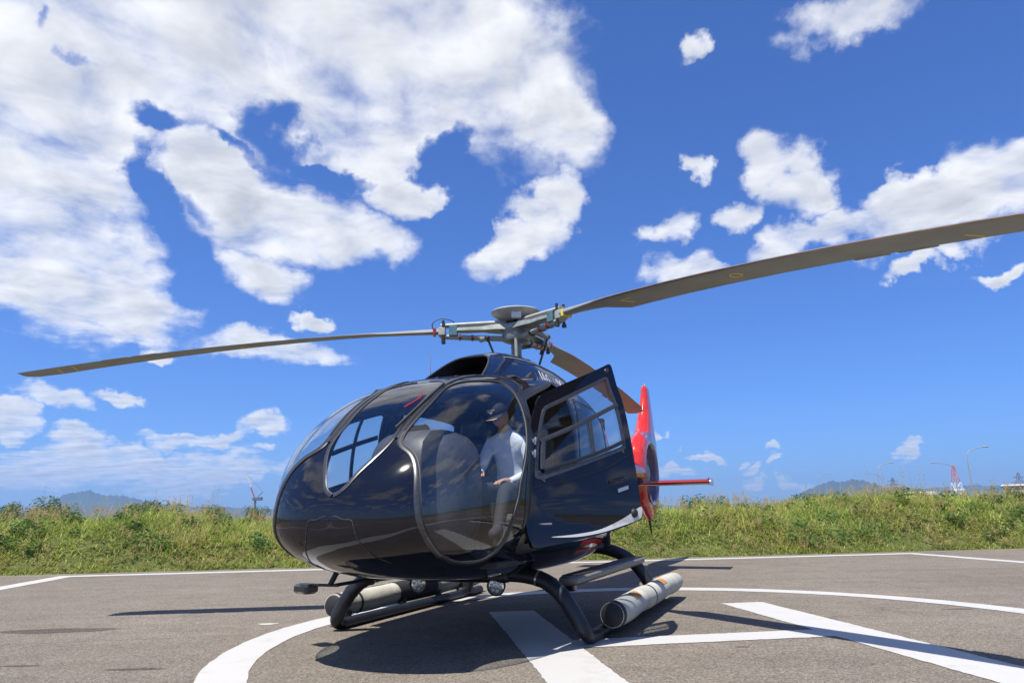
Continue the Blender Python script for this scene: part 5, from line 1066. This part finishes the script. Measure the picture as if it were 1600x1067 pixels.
    for v in new:
        x, y, z = v.co; w = .076 * (1 - .22 * max(0, -z) ** 1.5); X = x * (.096 if x > 0 else .100); Y = y * w; Z = z * .118
        if x > 0:
            X += .022 * math.exp(-((y / .16) ** 2 + ((z + .18) / .20) ** 2)) - .010 * math.exp(-(((abs(y) - .38) / .2) ** 2 + ((z - .06) / .14) ** 2)) + .006 * math.exp(-((y / .3) ** 2 + ((z + .52) / .07) ** 2)) + .008 * math.exp(-((y / .3) ** 2 + ((z + .88) / .15) ** 2))
        v.co = HB @ Vector((X, Y, Z))
    nf = [f for f in bm.faces if all(v in set(new) for v in f.verts)] if False else bm.faces[-(28 * 20):]
    for f in nf:
        c = HB.inverted() @ f.calc_center_median(); f.smooth = True; f.material_index = 3 if (c.z > .03 and c.x < .07) or (c.x < -.02 and c.z > -.05) else 2
    def blob(c, r, mi):
        k = len(bm.faces); g = bmesh.ops.create_uvsphere(bm, u_segments=10, v_segments=8, radius=1.0)
        for v in g['verts']: v.co = HB @ (Vector(c) + Vector((v.co.x * r[0], v.co.y * r[1], v.co.z * r[2])))
        for v in g['verts']:
            for f in v.link_faces: f.material_index = mi; f.smooth = True
    for s in (1, -1): blob((.004, s * .078, -.012), (.020, .010, .032), 2); blob((.083, s * .030, .008), (.010, .014, .008), 4); blob((.091, s * .030, .007), (.004, .006, .006), 3)
    bm.to_mesh(me); bm.free(); o = bpy.data.objects.new('person', me); COL.objects.link(o); o.matrix_world = Matrix.Translation(HELI_LOC) @ Matrix.Rotation(HELI_YAW, 4, 'Z') @ Matrix.Translation((.28, .115, .06)) @ Matrix.Translation((1.525, .465, 1.775)) @ Matrix.Scale(.92, 4) @ Matrix.Translation((-1.525, -.465, -1.775))
    tag(o, 'seated pilot in pale blue shirt and navy cap looking down inside the cockpit', 'person')
    cp = MB(); cp.lathe([(.0001, .108), (.04, .104), (.075, .085), (.096, .050), (.101, .012), (.099, .0)], (0, 0, 0), (0, 0, 1), 24); cp.v = [(x * 1.08 - .004, y * .94, z + .032) for x, y, z in cp.v]
    br = MB(); P = []
    for i in range(13):
        a = -1.15 + 2.3 * i / 12; c, s = math.cos(a), math.sin(a); P += [(.100 * c, .092 * s, .036), (.100 * c + .075 * max(0, c) ** .6, .098 * s, .024 - .012 * abs(s)), (.100 * c + .075 * max(0, c) ** .6, .098 * s, .018 - .012 * abs(s)), (.100 * c, .092 * s, .028)]
    br.add(P, [(4 * i + j, 4 * i + (j + 1) % 4, 4 * i + 4 + (j + 1) % 4, 4 * i + 4 + j) for i in range(12) for j in range(4)])
    cp.v = [tuple(HB @ Vector(p)) for p in cp.v]; br.v = [tuple(HB @ Vector(p)) for p in br.v]; cap = cp.build('cap', M['capm'], o); brim = br.build('cap_brim', M['capm'], cap)
    def onb(p): return HB @ Vector(p)
    text_obj('AVIATION', .020, M['gold'], cap, onb((.104, -.043, .086)), onb((0, 1, 0)) - onb((0, 0, 0)), onb((-.35, 0, 1)) - onb((0, 0, 0)), 'cap_lettering', .001)
    w = MB(); w.add([onb((.107, .032, .083)), onb((.107, -.032, .083)), onb((.1125, -.007, .058)), onb((.1125, .007, .058))], [(0, 1, 2, 3)]); w.build('cap_badge', M['white'], cap, smooth=False)
    b2 = MB(); b2.tube([onb((.100 * math.cos(a) + .066 * max(0, math.cos(a)) ** .6 + .006, .095 * math.sin(a), .0265 - .012 * abs(math.sin(a)))) for a in np.linspace(-.8, .8, 12)], .0028, 6); b2.build('brim_braid', M['gold'], cap)
    # collar, epaulettes and headset-free strap
    cl = MB(); cl.tube([Vector((1.447, .492, 1.612)) + Vector((math.cos(a) * .066, math.sin(a) * .066, -.030 * math.cos(a))) for a in np.linspace(.30, 5.98, 20)], .017, 8, squash=(.55, 1.5)); cl.build('collar', M['shirt'], o)
    for y in (.64, .35): e = MB(); e.bevbox((1.42, y, 1.592), (.05, .11, .012), .004); e.build('epaulette', M['capm'], o)
make_pilot()
